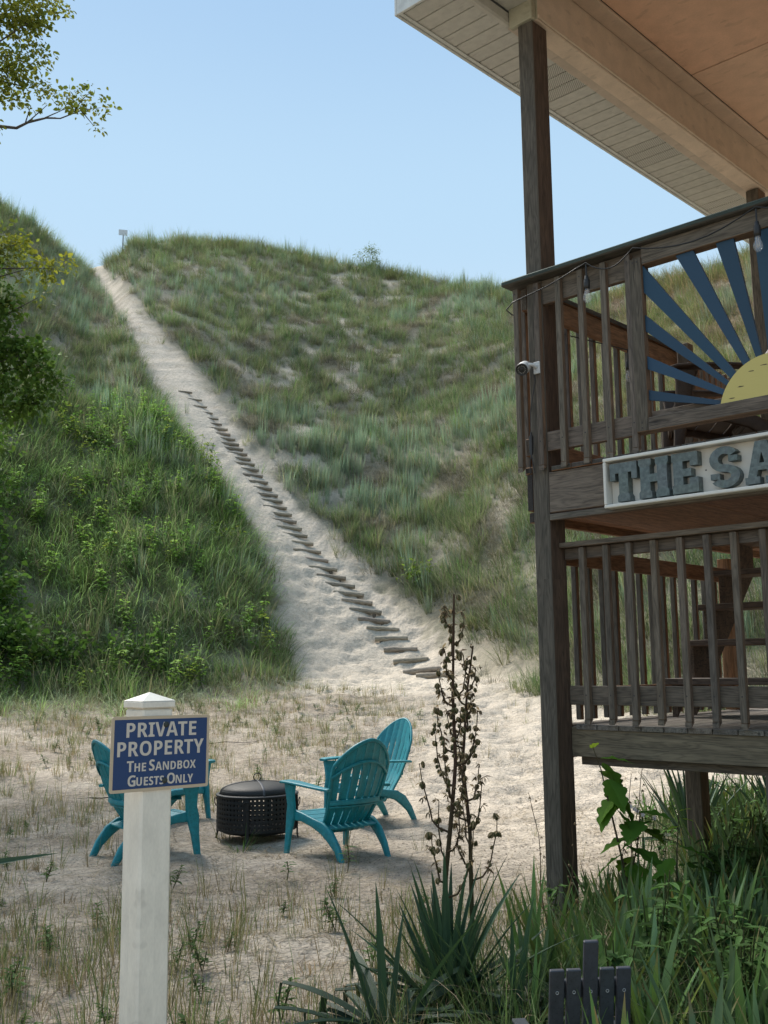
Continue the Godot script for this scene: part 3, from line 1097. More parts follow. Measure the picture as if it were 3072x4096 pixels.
func letter(ch: String) -> Array:
	match ch:
		"T":
			return [rect(0, 0.74, 1, 1), rect(0, 0.56, 0.2, 0.74), rect(0.8, 0.56, 1, 0.74), rect(0.33, 0.2, 0.67, 0.74), [Vector2(0.27, 0), Vector2(0.73, 0), Vector2(0.73, 0.13), Vector2(0.67, 0.2), Vector2(0.33, 0.2), Vector2(0.27, 0.13)]]
		"H":
			return [rect(0.05, 0.2, 0.38, 0.8), rect(0.62, 0.2, 0.95, 0.8), rect(0.38, 0.4, 0.62, 0.6), [Vector2(0, 0), Vector2(0.43, 0), Vector2(0.43, 0.14), Vector2(0.38, 0.2), Vector2(0.05, 0.2), Vector2(0, 0.14)], [Vector2(0.57, 0), Vector2(1, 0), Vector2(1, 0.14), Vector2(0.95, 0.2), Vector2(0.62, 0.2), Vector2(0.57, 0.14)],
				[Vector2(0.05, 0.8), Vector2(0.38, 0.8), Vector2(0.43, 0.86), Vector2(0.43, 1), Vector2(0, 1), Vector2(0, 0.86)], [Vector2(0.62, 0.8), Vector2(0.95, 0.8), Vector2(1, 0.86), Vector2(1, 1), Vector2(0.57, 1), Vector2(0.57, 0.86)]]
		"E":
			return [rect(0, 0, 1, 0.21), rect(0, 0.79, 1, 1), rect(0.05, 0.21, 0.42, 0.79), rect(0.42, 0.41, 0.74, 0.6), rect(0.66, 0.21, 1, 0.37), rect(0.7, 0.66, 1, 0.79)]
		"S":
			return ring_piece(Vector2(0.5, 0.69), Vector2(0.48, 0.31), Vector2(0.2, 0.13), 30, 270, 14) + ring_piece(Vector2(0.5, 0.28), Vector2(0.48, 0.28), Vector2(0.2, 0.1), 90, -150, 14) + [rect(0.64, 0.62, 0.93, 0.76), rect(0.04, 0.22, 0.33, 0.36)]
		"A":
			return [[Vector2(0.08, 0.16), Vector2(0.33, 0.16), Vector2(0.5, 0.74), Vector2(0.5, 1), Vector2(0.33, 1)], [Vector2(0.67, 0.16), Vector2(0.92, 0.16), Vector2(0.67, 1), Vector2(0.5, 1), Vector2(0.5, 0.74)], [Vector2(0.374, 0.31), Vector2(0.626, 0.31), Vector2(0.576, 0.48), Vector2(0.424, 0.48)], rect(0, 0, 0.42, 0.16), rect(0.58, 0, 1, 0.16)]
		"N":
			return [rect(0.03, 0, 0.32, 1), rect(0.68, 0, 0.97, 1), [Vector2(0.32, 0.66), Vector2(0.68, 0), Vector2(0.68, 0.34), Vector2(0.32, 1)]]
		"D":
			return [rect(0.02, 0, 0.36, 1)] + ring_piece(Vector2(0.36, 0.5), Vector2(0.62, 0.5), Vector2(0.27, 0.26), -90, 90, 14)
		"B":
			return [rect(0.02, 0, 0.36, 1)] + ring_piece(Vector2(0.36, 0.745), Vector2(0.54, 0.255), Vector2(0.22, 0.09), -90, 90, 10) + ring_piece(Vector2(0.36, 0.245), Vector2(0.6, 0.245), Vector2(0.24, 0.08), -90, 90, 10)
		"O":
			return ring_piece(Vector2(0.5, 0.5), Vector2(0.5, 0.5), Vector2(0.18, 0.24), 0, 360, 24)
	return [[Vector2(0, 0), Vector2(0.34, 0), Vector2(1, 1), Vector2(0.66, 1)], [Vector2(0.66, 0), Vector2(1, 0), Vector2(0.69, 0.43), Vector2(0.54, 0.2)], [Vector2(0, 1), Vector2(0.34, 1), Vector2(0.46, 0.8), Vector2(0.31, 0.57)]]


func build_porch_things() -> void:
	var turn := deg_to_rad(DECK_YAW)
	var b := Basis(Vector3.UP, turn)
	# the name board
	var t := thing("name_board", "white framed name board with raised galvanised metal letters on the upper rim board", "sign", DECK_AT + b * Vector3(0, 0, 0.001), turn)
	var wh := col(0.68, 0.66, 0.60)
	obj("back_panel", lump(0.448, 2.402, 2.403, 2.650, -0.014, -0.001, col(0.66, 0.63, 0.56)), M.paint, t)
	obj("frame_top", lump(0.43, 2.42, 2.6505, 2.670, -0.078, -0.001, wh, 0.004), M.paint, t)
	obj("frame_bottom", lump(0.43, 2.42, 2.383, 2.4025, -0.078, -0.001, wh, 0.004), M.paint, t)
	obj("frame_side", lump(0.43, 0.4475, 2.403, 2.650, -0.078, -0.001, wh, 0.004), M.paint, t)
	obj("frame_side", lump(2.4025, 2.42, 2.403, 2.650, -0.078, -0.001, wh, 0.004), M.paint, t)
	var at := [0.468, 0.652, 0.856, 1.072, 1.268, 1.462, 1.648, 1.832, 2.0, 2.196]
	var wide := [0.173, 0.183, 0.153, 0.172, 0.186, 0.172, 0.17, 0.158, 0.185, 0.185]
	for k in 10:
		var mb := MB.new()
		for piece in letter("THESANDBOX"[k]):
			var pts := []
			for p in piece:
				pts.append(Vector2(at[k] + p.x * wide[k], 2.412 + p.y * 0.222))
			prism(mb, pts, 0.0145, 0.066, vary(col(0.17, 0.21, 0.205), 0.04))
		obj("letter_" + "THESANDBOX"[k].to_lower(), mb, M.zinc, t).name = "letter"
	for q in [Vector3(0.46, 2.575, 0.0145), Vector3(1.03, 2.53, 0.0145)]:
		nail(t, q)

	# the camera that watches the yard
	var cm := thing("security_camera", "small white bullet security camera on the railing at the porch corner", "camera", DECK_AT + b * Vector3(-0.024, 3.318, 0.055), turn)
	var pl := MB.new()
	board(pl, Vector3(-0.022, -0.042, -0.014), Vector3(0.024, 0.034, -0.004), col(0.72, 0.72, 0.7), 0.003)
	obj("mount_plate", pl, M.plastic, cm)
	var ar := MB.new()
	sweep(ar, [Vector3(0, 0, -0.004), Vector3(-0.008, 0.012, 0.018), Vector3(-0.028, 0.016, 0.03)], 0.011, 0.011, Vector3.RIGHT, 10, 1.0, col(0.72, 0.72, 0.7))
	obj("arm", ar, M.plastic, cm)
	var aim := (Vector3(0.33, -0.50, 0.95)).normalized()
	var hd := part("housing", cm)
	hd.position = Vector3(-0.056, -0.005, 0.05)
	hd.quaternion = Quaternion(Vector3.UP, aim)
	var bd := MB.new()
	lathe(bd, [Vector2(0, -0.058), Vector2(0.026, -0.055), Vector2(0.036, -0.045), Vector2(0.038, -0.01), Vector2(0.0385, -0.009), Vector2(0.0385, -0.005), Vector2(0.038, -0.004), Vector2(0.038, 0.042)], 28, col(0.76, 0.76, 0.74))
	obj("shell", bd, M.plastic, hd)
	var fc := MB.new()
	lathe(fc, [Vector2(0.038, 0.042), Vector2(0.0375, 0.05), Vector2(0.034, 0.052), Vector2(0.033, 0.046), Vector2(0.014, 0.045), Vector2(0.012, 0.049), Vector2(0, 0.050)], 28, col(0.012, 0.012, 0.013))
	obj("lens_face", fc, M.dark, hd)
	for k in 14:
		var led := MB.new()
		var an := TAU * k / 14.0
		lathe(led, [Vector2(0.0022, 0.0455), Vector2(0.0022, 0.0472), Vector2(0, 0.048)], 6, col(0.5, 0.5, 0.45), Vector3(cos(an) * 0.0225, 0, sin(an) * 0.0225))
		obj("infrared_lamp", led, M.plastic, hd)
	var cb := thing("camera_cable", "thin black cable with inline plug hanging below the security camera", "cable", DECK_AT, turn)
	var mb2 := MB.new()
	sweep(mb2, [Vector3(-0.05, 3.30, 0.047), Vector3(-0.035, 3.24, 0.05), Vector3(-0.056, 3.15, 0.05), Vector3(-0.080, 3.05, 0.047), Vector3(-0.082, 2.97, 0.046), Vector3(-0.082, 2.915, 0.046)], 0.0032, 0.0032, Vector3.RIGHT, 6, 1.0, col(0.02, 0.02, 0.02))
	obj("cord", mb2, M.dark, cb)
	var mb3 := MB.new()
	sweep(mb3, [Vector3(-0.082, 2.92, 0.046), Vector3(-0.082, 2.90, 0.046), Vector3(-0.083, 2.89, 0.046), Vector3(-0.084, 2.79, 0.046), Vector3(-0.084, 2.775, 0.046)], [0.006, 0.007, 0.012, 0.012, 0.006], [0.006, 0.007, 0.012, 0.012, 0.006], Vector3.RIGHT, 8, 0.7, col(0.025, 0.025, 0.025))
	obj("plug", mb3, M.dark, cb)
	for s in [-1.0, 1.0]:
		var mb4 := MB.new()
		sweep(mb4, [Vector3(-0.084, 2.78, 0.046), Vector3(-0.084 + s * 0.009, 2.74, 0.05), Vector3(-0.084 + s * 0.012, 2.70, 0.046), Vector3(-0.084 + s * 0.016, 2.66, 0.04)], 0.0035, 0.0035, Vector3.RIGHT, 6, 1.0, col(0.02, 0.02, 0.02))
		obj("cord", mb4, M.dark, cb)

	# string lights along the railing
	var sl := thing("string_lights", "black string lights with clear bulbs looped along the upper porch railing", "string lights", DECK_AT, turn)
	var hooks := [Vector2(-0.158, 3.755), Vector2(0.386, 3.862), Vector2(0.70, 3.862), Vector2(1.43, 3.872), Vector2(2.1, 3.86), Vector2(2.7, 3.862)]
	var line := []
	for k in hooks.size() - 1:
		for j in 8:
			var s := j / 8.0
			var p: Vector2 = hooks[k].lerp(hooks[k + 1], s)
			var sag := 0.012 if k == 0 else 0.075
			line.append(Vector3(p.x, p.y - sag * 4.0 * s * (1.0 - s), 0.0935 + 0.004 * sin(s * 9.0)))
	line.append(Vector3(2.7, 3.862, 0.093))
	var lb := MB.new()
	sweep(lb, line, 0.0042, 0.0042, Vector3.UP, 6, 1.0, col(0.015, 0.015, 0.015))
	obj("cord", lb, M.dark, sl)
	var lb2 := MB.new()
	sweep(lb2, [Vector3(-0.158, 3.755, 0.093), Vector3(-0.23, 3.735, 0.06), Vector3(-0.235, 3.72, 0.0), Vector3(-0.22, 3.70, -0.4), Vector3(-0.11, 3.72, -1.2), Vector3(-0.11, 3.70, -2.0)], 0.0042, 0.0042, Vector3.UP, 6, 1.0, col(0.015, 0.015, 0.015))
	obj("cord", lb2, M.dark, sl)
	for p in [Vector3(0.386, 3.85, 0.093), Vector3(1.43, 3.86, 0.093), Vector3(2.1, 3.85, 0.093), Vector3(-0.105, 3.72, -1.2)]:
		var lamp := part("lamp", sl)
		lamp.position = p
		var so := MB.new()
		lathe(so, [Vector2(0, -0.15), Vector2(0.017, -0.15), Vector2(0.0185, -0.13), Vector2(0.0185, -0.095), Vector2(0.013, -0.088), Vector2(0.011, -0.07), Vector2(0.0045, -0.066), Vector2(0.0045, 0.0), Vector2(0.0, 0.004)], 14, col(0.018, 0.018, 0.018))
		obj("socket", so, M.dark, lamp)
		var bu := MB.new()
		lathe(bu, [Vector2(0.0125, -0.15), Vector2(0.014, -0.165), Vector2(0.022, -0.188), Vector2(0.0245, -0.205), Vector2(0.021, -0.222), Vector2(0.011, -0.233), Vector2(0.0, -0.236)], 18, Color.WHITE)
		obj("bulb", bu, M.glass, lamp)
		var fi := MB.new()
		sweep(fi, [Vector3(-0.005, -0.152, 0), Vector3(-0.006, -0.2, 0), Vector3(0, -0.208, 0), Vector3(0.006, -0.2, 0), Vector3(0.005, -0.152, 0)], 0.0011, 0.0011, Vector3.BACK, 5, 1.0, col(0.6, 0.4, 0.2))
		obj("filament", fi, M.dark, lamp)


# ---------------------------------------------------------------- chairs, fire pit, signs, steps
const TEAL := Color(0.008, 0.255, 0.305)


# the back of a moulded garden chair: where it is at height share t and sideways x
func chair_back(x: float, t: float) -> Vector3:
	var ys := [0.20, 0.30, 0.42, 0.56, 0.75, 0.945]
	var zs := [-0.03, -0.115, -0.20, -0.27, -0.345, -0.41]
	var f := clampf(t, 0, 1) * 5.0
	var k := mini(int(f), 4)
	var g := f - k
	var y: float = lerpf(ys[k], ys[k + 1], g)
	var z: float = lerpf(zs[k], zs[k + 1], g)
	return Vector3(x, y, z + 0.075 * (x / 0.29) * (x / 0.29))


func chair_half_width(t: float) -> float:
	var ws := [0.215, 0.222, 0.24, 0.265, 0.285, 0.262]
	var f := clampf(t, 0, 1) * 5.0
	var k := mini(int(f), 4)
	return lerpf(ws[k], ws[k + 1], f - k)


func make_chair(called: String, label: String, c: Color, m: Material) -> Node3D:
	var t := thing(called, label, "chair", Vector3.ZERO, 0.0, "")
	var bk := part("back", t)
	var top := func(x: float) -> float:
		var q := clampf(absf(x) / 0.275, 0, 1)
		return 1.0 - 0.30 * (1.0 - sqrt(maxf(0.0, 1.0 - pow(q, 1.7))))
	var count := 7
	for k in count:
		var mb := MB.new()
		var rows := 18
		var gridp := []
		for r in rows + 1:
			var s := float(r) / rows
			var line := []
			for side in 3:
				var fx := (k + side / 2.0) / count * 2.0 - 1.0
				var t0 := s
				var wd := chair_half_width(t0)
				var x := fx * wd
				# gaps between the slats, closed at the rim, the waist and the foot
				var open := smoothstep(0.46, 0.50, t0) * (1.0 - smoothstep(0.80, 0.84, t0)) + 0.8 * smoothstep(0.06, 0.1, t0) * (1.0 - smoothstep(0.36, 0.40, t0))
				if side == 0 and k > 0:
					x += 0.0075 * open
				if side == 2 and k < count - 1:
					x -= 0.0075 * open
				var tt: float = minf(t0 * top.call(fx * 0.27), 1.0)
				var p := chair_back(x, tt)
				# each slat is a little domed
				if side == 1:
					p.z += 0.011
				line.append(p)
			gridp.append(line)
		shell(mb, gridp, 0.011, c)
		obj("slat", mb, m, bk)
	# raised rim, waist brace and ribs on the rear
	var rim := []
	for q in 37:
		var an := PI * q / 36.0
		var fx := -cos(an)
		var tt: float = 0.55 + 0.45 * sin(an) if absf(fx) > 0.985 else top.call(fx * 0.27)
		rim.append(chair_back(fx * chair_half_width(minf(0.9, tt)), tt) + Vector3(0, 0.002, -0.004))
	var left := []
	var right := []
	for q in 14:
		var tt := 0.06 + q * 0.05
		left.append(chair_back(-chair_half_width(tt), tt) + Vector3(0, 0, -0.004))
		right.push_front(chair_back(chair_half_width(tt), tt) + Vector3(0, 0, -0.004))
	var edge := left + rim.slice(3, 34) + right
	var mb2 := MB.new()
	sweep(mb2, edge, 0.0115, 0.016, Vector3.BACK, 8, 0.8, c)
	obj("rim", mb2, m, bk)
	for lv in [[0.45, 0.024, 0.013], [0.83, 0.012, 0.007], [0.40, 0.009, 0.012]]:
		var row := []
		for q in 15:
			var fx := q / 7.0 - 1.0
			var tt: float = lv[0] - (0.13 * fx * fx if lv[0] > 0.7 else 0.0)
			row.append(chair_back(fx * chair_half_width(tt) * 1.01, tt) + Vector3(0, 0, -0.017))
		var mb3 := MB.new()
		sweep(mb3, row, lv[2], lv[1], Vector3.BACK, 6, 0.7, c)
		obj("brace", mb3, m, bk)
	# seat: slats that run from side to side
	var seat := part("seat", t)
	for k in 6:
		var mb4 := MB.new()
		var z0 := 0.335 - k * 0.086
		var rows := []
		for r in 5:
			var z := z0 - r / 4.0 * 0.078
			var y := 0.362 - 0.26 * (0.335 - z) * (1.0 - 0.25 * (0.335 - z))
			if k == 0:
				y -= 0.035 * pow(1.0 - r / 4.0, 2.0)
			var line := []
			for q in 5:
				var fx := q / 2.0 - 1.0
				line.append(Vector3(fx * 0.252, y + 0.006 * fx * fx, z))
			rows.append(line)
		shell(mb4, rows, 0.012, c)
		obj("slat", mb4, m, seat)
	var ap := MB.new()
	sweep(ap, [Vector3(-0.26, 0.30, 0.325), Vector3(-0.1, 0.315, 0.338), Vector3(0.1, 0.315, 0.338), Vector3(0.26, 0.30, 0.325)], 0.012, 0.03, Vector3.BACK, 8, 0.6, c)
	obj("apron", ap, m, seat)
	for s in [-1.0, 1.0]:
		var fl := MB.new()
		sweep(fl, [Vector3(s * 0.315, 0.575, 0.285), Vector3(s * 0.31, 0.50, 0.292), Vector3(s * 0.292, 0.40, 0.30), Vector3(s * 0.285, 0.32, 0.318), Vector3(s * 0.295, 0.18, 0.335), Vector3(s * 0.303, -0.01, 0.36)], [0.075, 0.056, 0.05, 0.056, 0.035, 0.026], [0.022, 0.02, 0.02, 0.022, 0.02, 0.017], Vector3.BACK, 10, 0.6, c)
		obj("front_leg", fl, m, t)
		var rl := MB.new()
		sweep(rl, [Vector3(s * 0.272, 0.325, 0.30), Vector3(s * 0.262, 0.315, 0.18), Vector3(s * 0.258, 0.285, 0.04), Vector3(s * 0.256, 0.255, -0.09), Vector3(s * 0.245, 0.20, -0.18), Vector3(s * 0.235, 0.11, -0.265), Vector3(s * 0.23, -0.01, -0.33)], [0.045, 0.036, 0.036, 0.047, 0.05, 0.036, 0.026], [0.017, 0.016, 0.016, 0.018, 0.02, 0.02, 0.017], Vector3.UP, 10, 0.6, c)
		obj("rear_leg", rl, m, t)
		var am := MB.new()
		sweep(am, [Vector3(s * 0.318, 0.588, 0.375), Vector3(s * 0.32, 0.594, 0.34), Vector3(s * 0.325, 0.595, 0.22), Vector3(s * 0.333, 0.588, 0.05), Vector3(s * 0.328, 0.575, -0.12), Vector3(s * 0.295, 0.562, -0.24)], [0.045, 0.064, 0.066, 0.056, 0.04, 0.028], 0.012, Vector3.RIGHT, 12, 0.55, c)
		obj("armrest", am, m, t)
	return t


# a thin curved sheet with thickness, from a grid of points
func shell(mb: MB, gridp: Array, thick: float, c: Color) -> void:
	var rows := gridp.size()
	var w: int = gridp[0].size()
	var nrm := []
	for r in rows:
		var line := []
		for q in w:
			var du: Vector3 = gridp[mini(r + 1, rows - 1)][q] - gridp[maxi(r - 1, 0)][q]
			var dv: Vector3 = gridp[r][mini(q + 1, w - 1)] - gridp[r][maxi(q - 1, 0)]
			line.append(du.cross(dv).normalized())
		nrm.append(line)
	for s in [1.0, -1.0]:
		var k := mb.v.size()
		for r in rows:
			for q in w:
				mb.vert(gridp[r][q] + nrm[r][q] * s * thick * 0.5, nrm[r][q] * s, Vector2(q, r) * 0.1, c)
		for r in rows - 1:
			for q in w - 1:
				var p := k + r * w + q
				mb.tri(p, p + 1, p + w)
				mb.tri(p + 1, p + w + 1, p + w)
	var loop := []
	for q in w:
		loop.append(Vector2i(0, q))
	for r in range(1, rows):
		loop.append(Vector2i(r, w - 1))
	for q in range(w - 2, -1, -1):
		loop.append(Vector2i(rows - 1, q))
	for r in range(rows - 2, 0, -1):
		loop.append(Vector2i(r, 0))
	var mid := Vector3.ZERO
	for e in loop:
		mid += gridp[e.x][e.y]
	mid /= loop.size()
	for j in loop.size():
		var a: Vector2i = loop[j]
		var b: Vector2i = loop[(j + 1) % loop.size()]
		var pa: Vector3 = gridp[a.x][a.y]
		var pb: Vector3 = gridp[b.x][b.y]
		var na: Vector3 = nrm[a.x][a.y] * thick * 0.5
		var nb: Vector3 = nrm[b.x][b.y] * thick * 0.5
		if pa.distance_to(pb) < 0.0001:
			continue
		var out := (pb - pa).cross(na).normalized()
		if out.dot((pa + pb) * 0.5 - mid) < 0:
			out = -out
		mb.quad(pa + na, pb + nb, pb - nb, pa - na, out, c)


func build_chairs() -> void:
	var a := make_chair("garden_chair", "teal plastic garden chair seen from behind, right of the fire pit", TEAL, M.plastic)
	a.set_meta("group", "teal chairs round the fire pit")
	a.position = ground_at(-0.38, -8.86)
	a.rotation.y = atan2(-0.62, -0.78)
	var far := dup(a, "teal plastic garden chair behind another, facing the fire pit, in front of the sand slope", ground_at(-0.14, -10.5), atan2(-0.80, 0.60))
	far.rotation.x = 0.02
	dup(a, "teal plastic garden chair left of the sign post, back turned, arched back in full view", ground_at(-2.02, -8.85), atan2(0.80, -0.60))
	dup(a, "teal plastic garden chair mostly hidden behind the blue sign, farthest left", ground_at(-2.28, -10.95), atan2(0.72, 0.69))
	# the small grey chair in the foreground
	var g := thing("child_chair", "small charcoal slatted child's chair with screw heads, backed by leaves in the foreground", "chair", Vector3(0.655, 0.0, -3.84), deg_to_rad(6.0))
	var grey := col(0.050, 0.055, 0.068)
	var bk := part("back", g)
	var lean := 0.20
	for k in 5:
		var mb := MB.new()
		var x := (k - 2) * 0.0555
		var top: float = 0.60 if k == 2 else 0.505
		var spread := (k - 2) * 0.003
		for q in 1:
			var xf := Transform3D(Basis(Vector3.RIGHT, lean) * Basis(Vector3.BACK, -spread * -1.0), Vector3(x * 1.05, 0.10, 0.08))
			board(mb, Vector3(-0.0246, 0.0, -0.009), Vector3(0.0246, top - 0.10, 0.009), vary(grey, 0.05), 0.003, xf)
		obj("slat", mb, M.plastic, bk)
		var sc := MB.new()
		lathe(sc, [Vector2(0.0035, 0), Vector2(0.0048, 0.0012), Vector2(0.0058, 0.0012), Vector2(0.0062, 0.0)], 14, col(0.4, 0.4, 0.4))
		var so := obj("screw_ring", sc, M.iron, bk)
		so.transform = Transform3D(Basis(Vector3.RIGHT, lean + PI / 2), Transform3D(Basis(Vector3.RIGHT, lean) * Basis(Vector3.BACK, spread), Vector3(x * 1.05, 0.10, 0.08)) * Vector3(0, 0.33, 0.0095))
	var br := MB.new()
	var bx := Transform3D(Basis(Vector3.RIGHT, lean), Vector3(0, 0.10, 0.08))
	board(br, Vector3(-0.128, 0.30, -0.03), Vector3(0.128, 0.36, -0.0095), grey, 0.003, bx)
	board(br, Vector3(-0.13, 0.05, -0.03), Vector3(0.13, 0.09, -0.0095), grey, 0.003, bx)
	obj("back_rail", br, M.plastic, bk)
	for k in 4:
		var se := MB.new()
		board(se, Vector3(-0.135, 0.13 + k * 0.012, -0.03 - k * 0.07), Vector3(0.135, 0.146 + k * 0.012, 0.03 - k * 0.07), grey, 0.003)
		obj("seat_slat", se, M.plastic, g)
	for s in [-1.0, 1.0]:
		var ar := MB.new()
		board(ar, Vector3(s * 0.158 - 0.026, 0.205, -0.25), Vector3(s * 0.158 + 0.026, 0.22, 0.05), grey, 0.004)
		obj("armrest", ar, M.plastic, g)
		var fl := MB.new()
		board(fl, Vector3(s * 0.15 - 0.008, 0.0, -0.24), Vector3(s * 0.15 + 0.008, 0.2045, -0.19), grey, 0.003)
		obj("front_leg", fl, M.plastic, g)
		var rl := MB.new()
		board(rl, Vector3(s * 0.15 - 0.008, 0.0, 0.0), Vector3(s * 0.15 + 0.008, 0.2045, 0.045), grey, 0.003)
		obj("rear_leg", rl, M.plastic, g)
	# a brown chair up on the deck
	var d := make_chair("deck_chair", "dark brown chair on the upper deck behind the sunburst rays", col(0.07, 0.04, 0.025), M.plastic)
	var b := Basis(Vector3.UP, deg_to_rad(DECK_YAW))
	d.position = DECK_AT + b * Vector3(0.72, 2.695, -0.95)
	d.rotation.y = deg_to_rad(DECK_YAW + 305.0)


func build_fire_pit() -> void:
	var t := thing("fire_pit", "round black fire pit with square holes and domed mesh lid", "fire pit", ground_at(-1.17, -9.66) - Vector3(0, 0.035, 0), 0.5)
	var blk := col(0.018, 0.017, 0.017)
	var r := 0.355
	# perforated wall: upright strips and rings leave square holes
	var mb := MB.new()
	var n := 58
	for k in n:
		var an := TAU * k / n
		var wd := 0.0122
		var o := Vector3(cos(an), 0, sin(an))
		var s := Vector3(-o.z, 0, o.x)
		for z in [0.0, -0.003]:
			var p: Vector3 = o * (r + z)
			mb.quad(p - s * wd + Vector3(0, 0.155, 0), p + s * wd + Vector3(0, 0.155, 0), p + s * wd + Vector3(0, 0.435, 0), p - s * wd + Vector3(0, 0.435, 0), o if z == 0.0 else -o, blk)
	for q in 8:
		var y := 0.150 + q * 0.0405
		lathe(mb, [Vector2(r - 0.0005, y - 0.0122), Vector2(r + 0.0015, y - 0.011), Vector2(r + 0.0015, y + 0.011), Vector2(r - 0.0005, y + 0.0122)], 64, blk)
	obj("perforated_wall", mb, M.iron, t)
	var bowl := MB.new()
	lathe(bowl, [Vector2(0.0, 0.085), Vector2(0.18, 0.09), Vector2(0.305, 0.115), Vector2(0.354, 0.145), Vector2(0.357, 0.15), Vector2(0.35, 0.15), Vector2(0.30, 0.125), Vector2(0.0, 0.098)], 48, blk)
	obj("bowl", bowl, M.iron, t)
	var rim := MB.new()
	lathe(rim, [Vector2(0.345, 0.432), Vector2(0.363, 0.430), Vector2(0.371, 0.437), Vector2(0.371, 0.444), Vector2(0.363, 0.450), Vector2(0.342, 0.452), Vector2(0.334, 0.447), Vector2(0.338, 0.44)], 56, col(0.03, 0.028, 0.028))
	obj("rim", rim, M.iron, t)
	# lid
	var lid := part("lid", t)
	var dome := MB.new()
	var prof := []
	for k in 13:
		var s := k / 12.0
		prof.append(Vector2(0.325 * cos(s * PI / 2), 0.475 + 0.075 * sin(s * PI / 2)))
	lathe(dome, prof, 48, col(0.035, 0.028, 0.024))
	obj("mesh_dome", dome, M.iron, lid)
	var band := MB.new()
	lathe(band, [Vector2(0.323, 0.446), Vector2(0.329, 0.446), Vector2(0.331, 0.460), Vector2(0.329, 0.478), Vector2(0.322, 0.48)], 48, blk)
	obj("band", band, M.iron, lid)
	for k in 4:
		var an := PI / 2 * k + 0.2
		var st := MB.new()
		var pts := []
		for q in 9:
			var s := q / 8.0
			pts.append(Vector3(cos(an) * 0.331 * cos(s * PI / 2 * 0.97), 0.476 + 0.078 * sin(s * PI / 2 * 0.97), sin(an) * 0.331 * cos(s * PI / 2 * 0.97)))
		pts.push_front(Vector3(cos(an) * 0.333, 0.455, sin(an) * 0.333))
		sweep(st, pts, 0.011, 0.002, Vector3(-sin(an), 0, cos(an)), 6, 0.5, col(0.09, 0.09, 0.095))
		obj("strap", st, M.iron, lid)
	var ring := MB.new()
	var rp := []
	for k in 21:
		var an := TAU * k / 20.0
		rp.append(Vector3(cos(an) * 0.033, 0.585 + sin(an) * 0.033, 0.0))
	sweep(ring, rp, 0.004, 0.004, Vector3.BACK, 6, 1.0, blk, false)
	var rn := obj("lid_ring", ring, M.iron, lid)
	rn.rotation.y = -0.3
	for k in 4:
		var an := PI / 2 * k + 0.62
		var o := Vector3(cos(an), 0, sin(an))
		var lg := MB.new()
		sweep(lg, [o * 0.365 + Vector3(0, 0.43, 0), o * 0.367 + Vector3(0, 0.2, 0), o * 0.365 + Vector3(0, 0.10, 0), o * 0.38 + Vector3(0, 0.03, 0), o * 0.415 + Vector3(0, -0.01, 0)], 0.019, 0.006, Vector3(-o.z, 0, o.x), 6, 0.5, blk)
		var leg := obj("leg", lg, M.iron, t)
		var hr := MB.new()
		var hp := []
		for q in 19:
			var ang := TAU * q / 18.0
			hp.append(o * (0.382 + 0.006 * sin(ang)) + Vector3(-o.z, 0, o.x) * cos(ang) * 0.037 + Vector3(0, 0.372 + sin(ang) * 0.037, 0))
		sweep(hr, hp, 0.0042, 0.0042, o, 6, 1.0, blk, false)
		obj("ring_handle", hr, M.iron, leg)


func words(text: String, size: float, x: float, y: float, parent: Node3D, bold: Font) -> float:
	# small capitals: the first letter of every word is larger; returns the width
	var cur := 0.0
	var runs := []
	for w in text.split(" "):
		runs.append([w.substr(0, 1), 1.0])
		if w.length() > 1:
			runs.append([w.substr(1), 0.0])
		runs.append([" ", 2.0])
	runs.pop_back()
	var made := []
	for run in runs:
		if run[1] == 2.0:
			cur += size * 0.26
			continue
		var tm := TextMesh.new()
		tm.text = run[0]
		tm.font = bold
		tm.font_size = 64
		var k: float = size * (1.0 if run[1] == 1.0 else 0.78)
		tm.pixel_size = k / 64.0 / 0.714
		tm.depth = 0.0006
		tm.curve_step = 1.5
		tm.horizontal_alignment = HORIZONTAL_ALIGNMENT_LEFT
		tm.vertical_alignment = VERTICAL_ALIGNMENT_BOTTOM
		var box := tm.get_aabb()
		var o := obj("lettering", tm, M.lettering, parent)
		o.position = Vector3(cur - box.position.x, -box.position.y, 0)
		made.append(o)
		cur += box.size.x + k * 0.09
	for o in made:
		o.position += Vector3(x - cur * 0.5, y, 0.0040)
	return cur


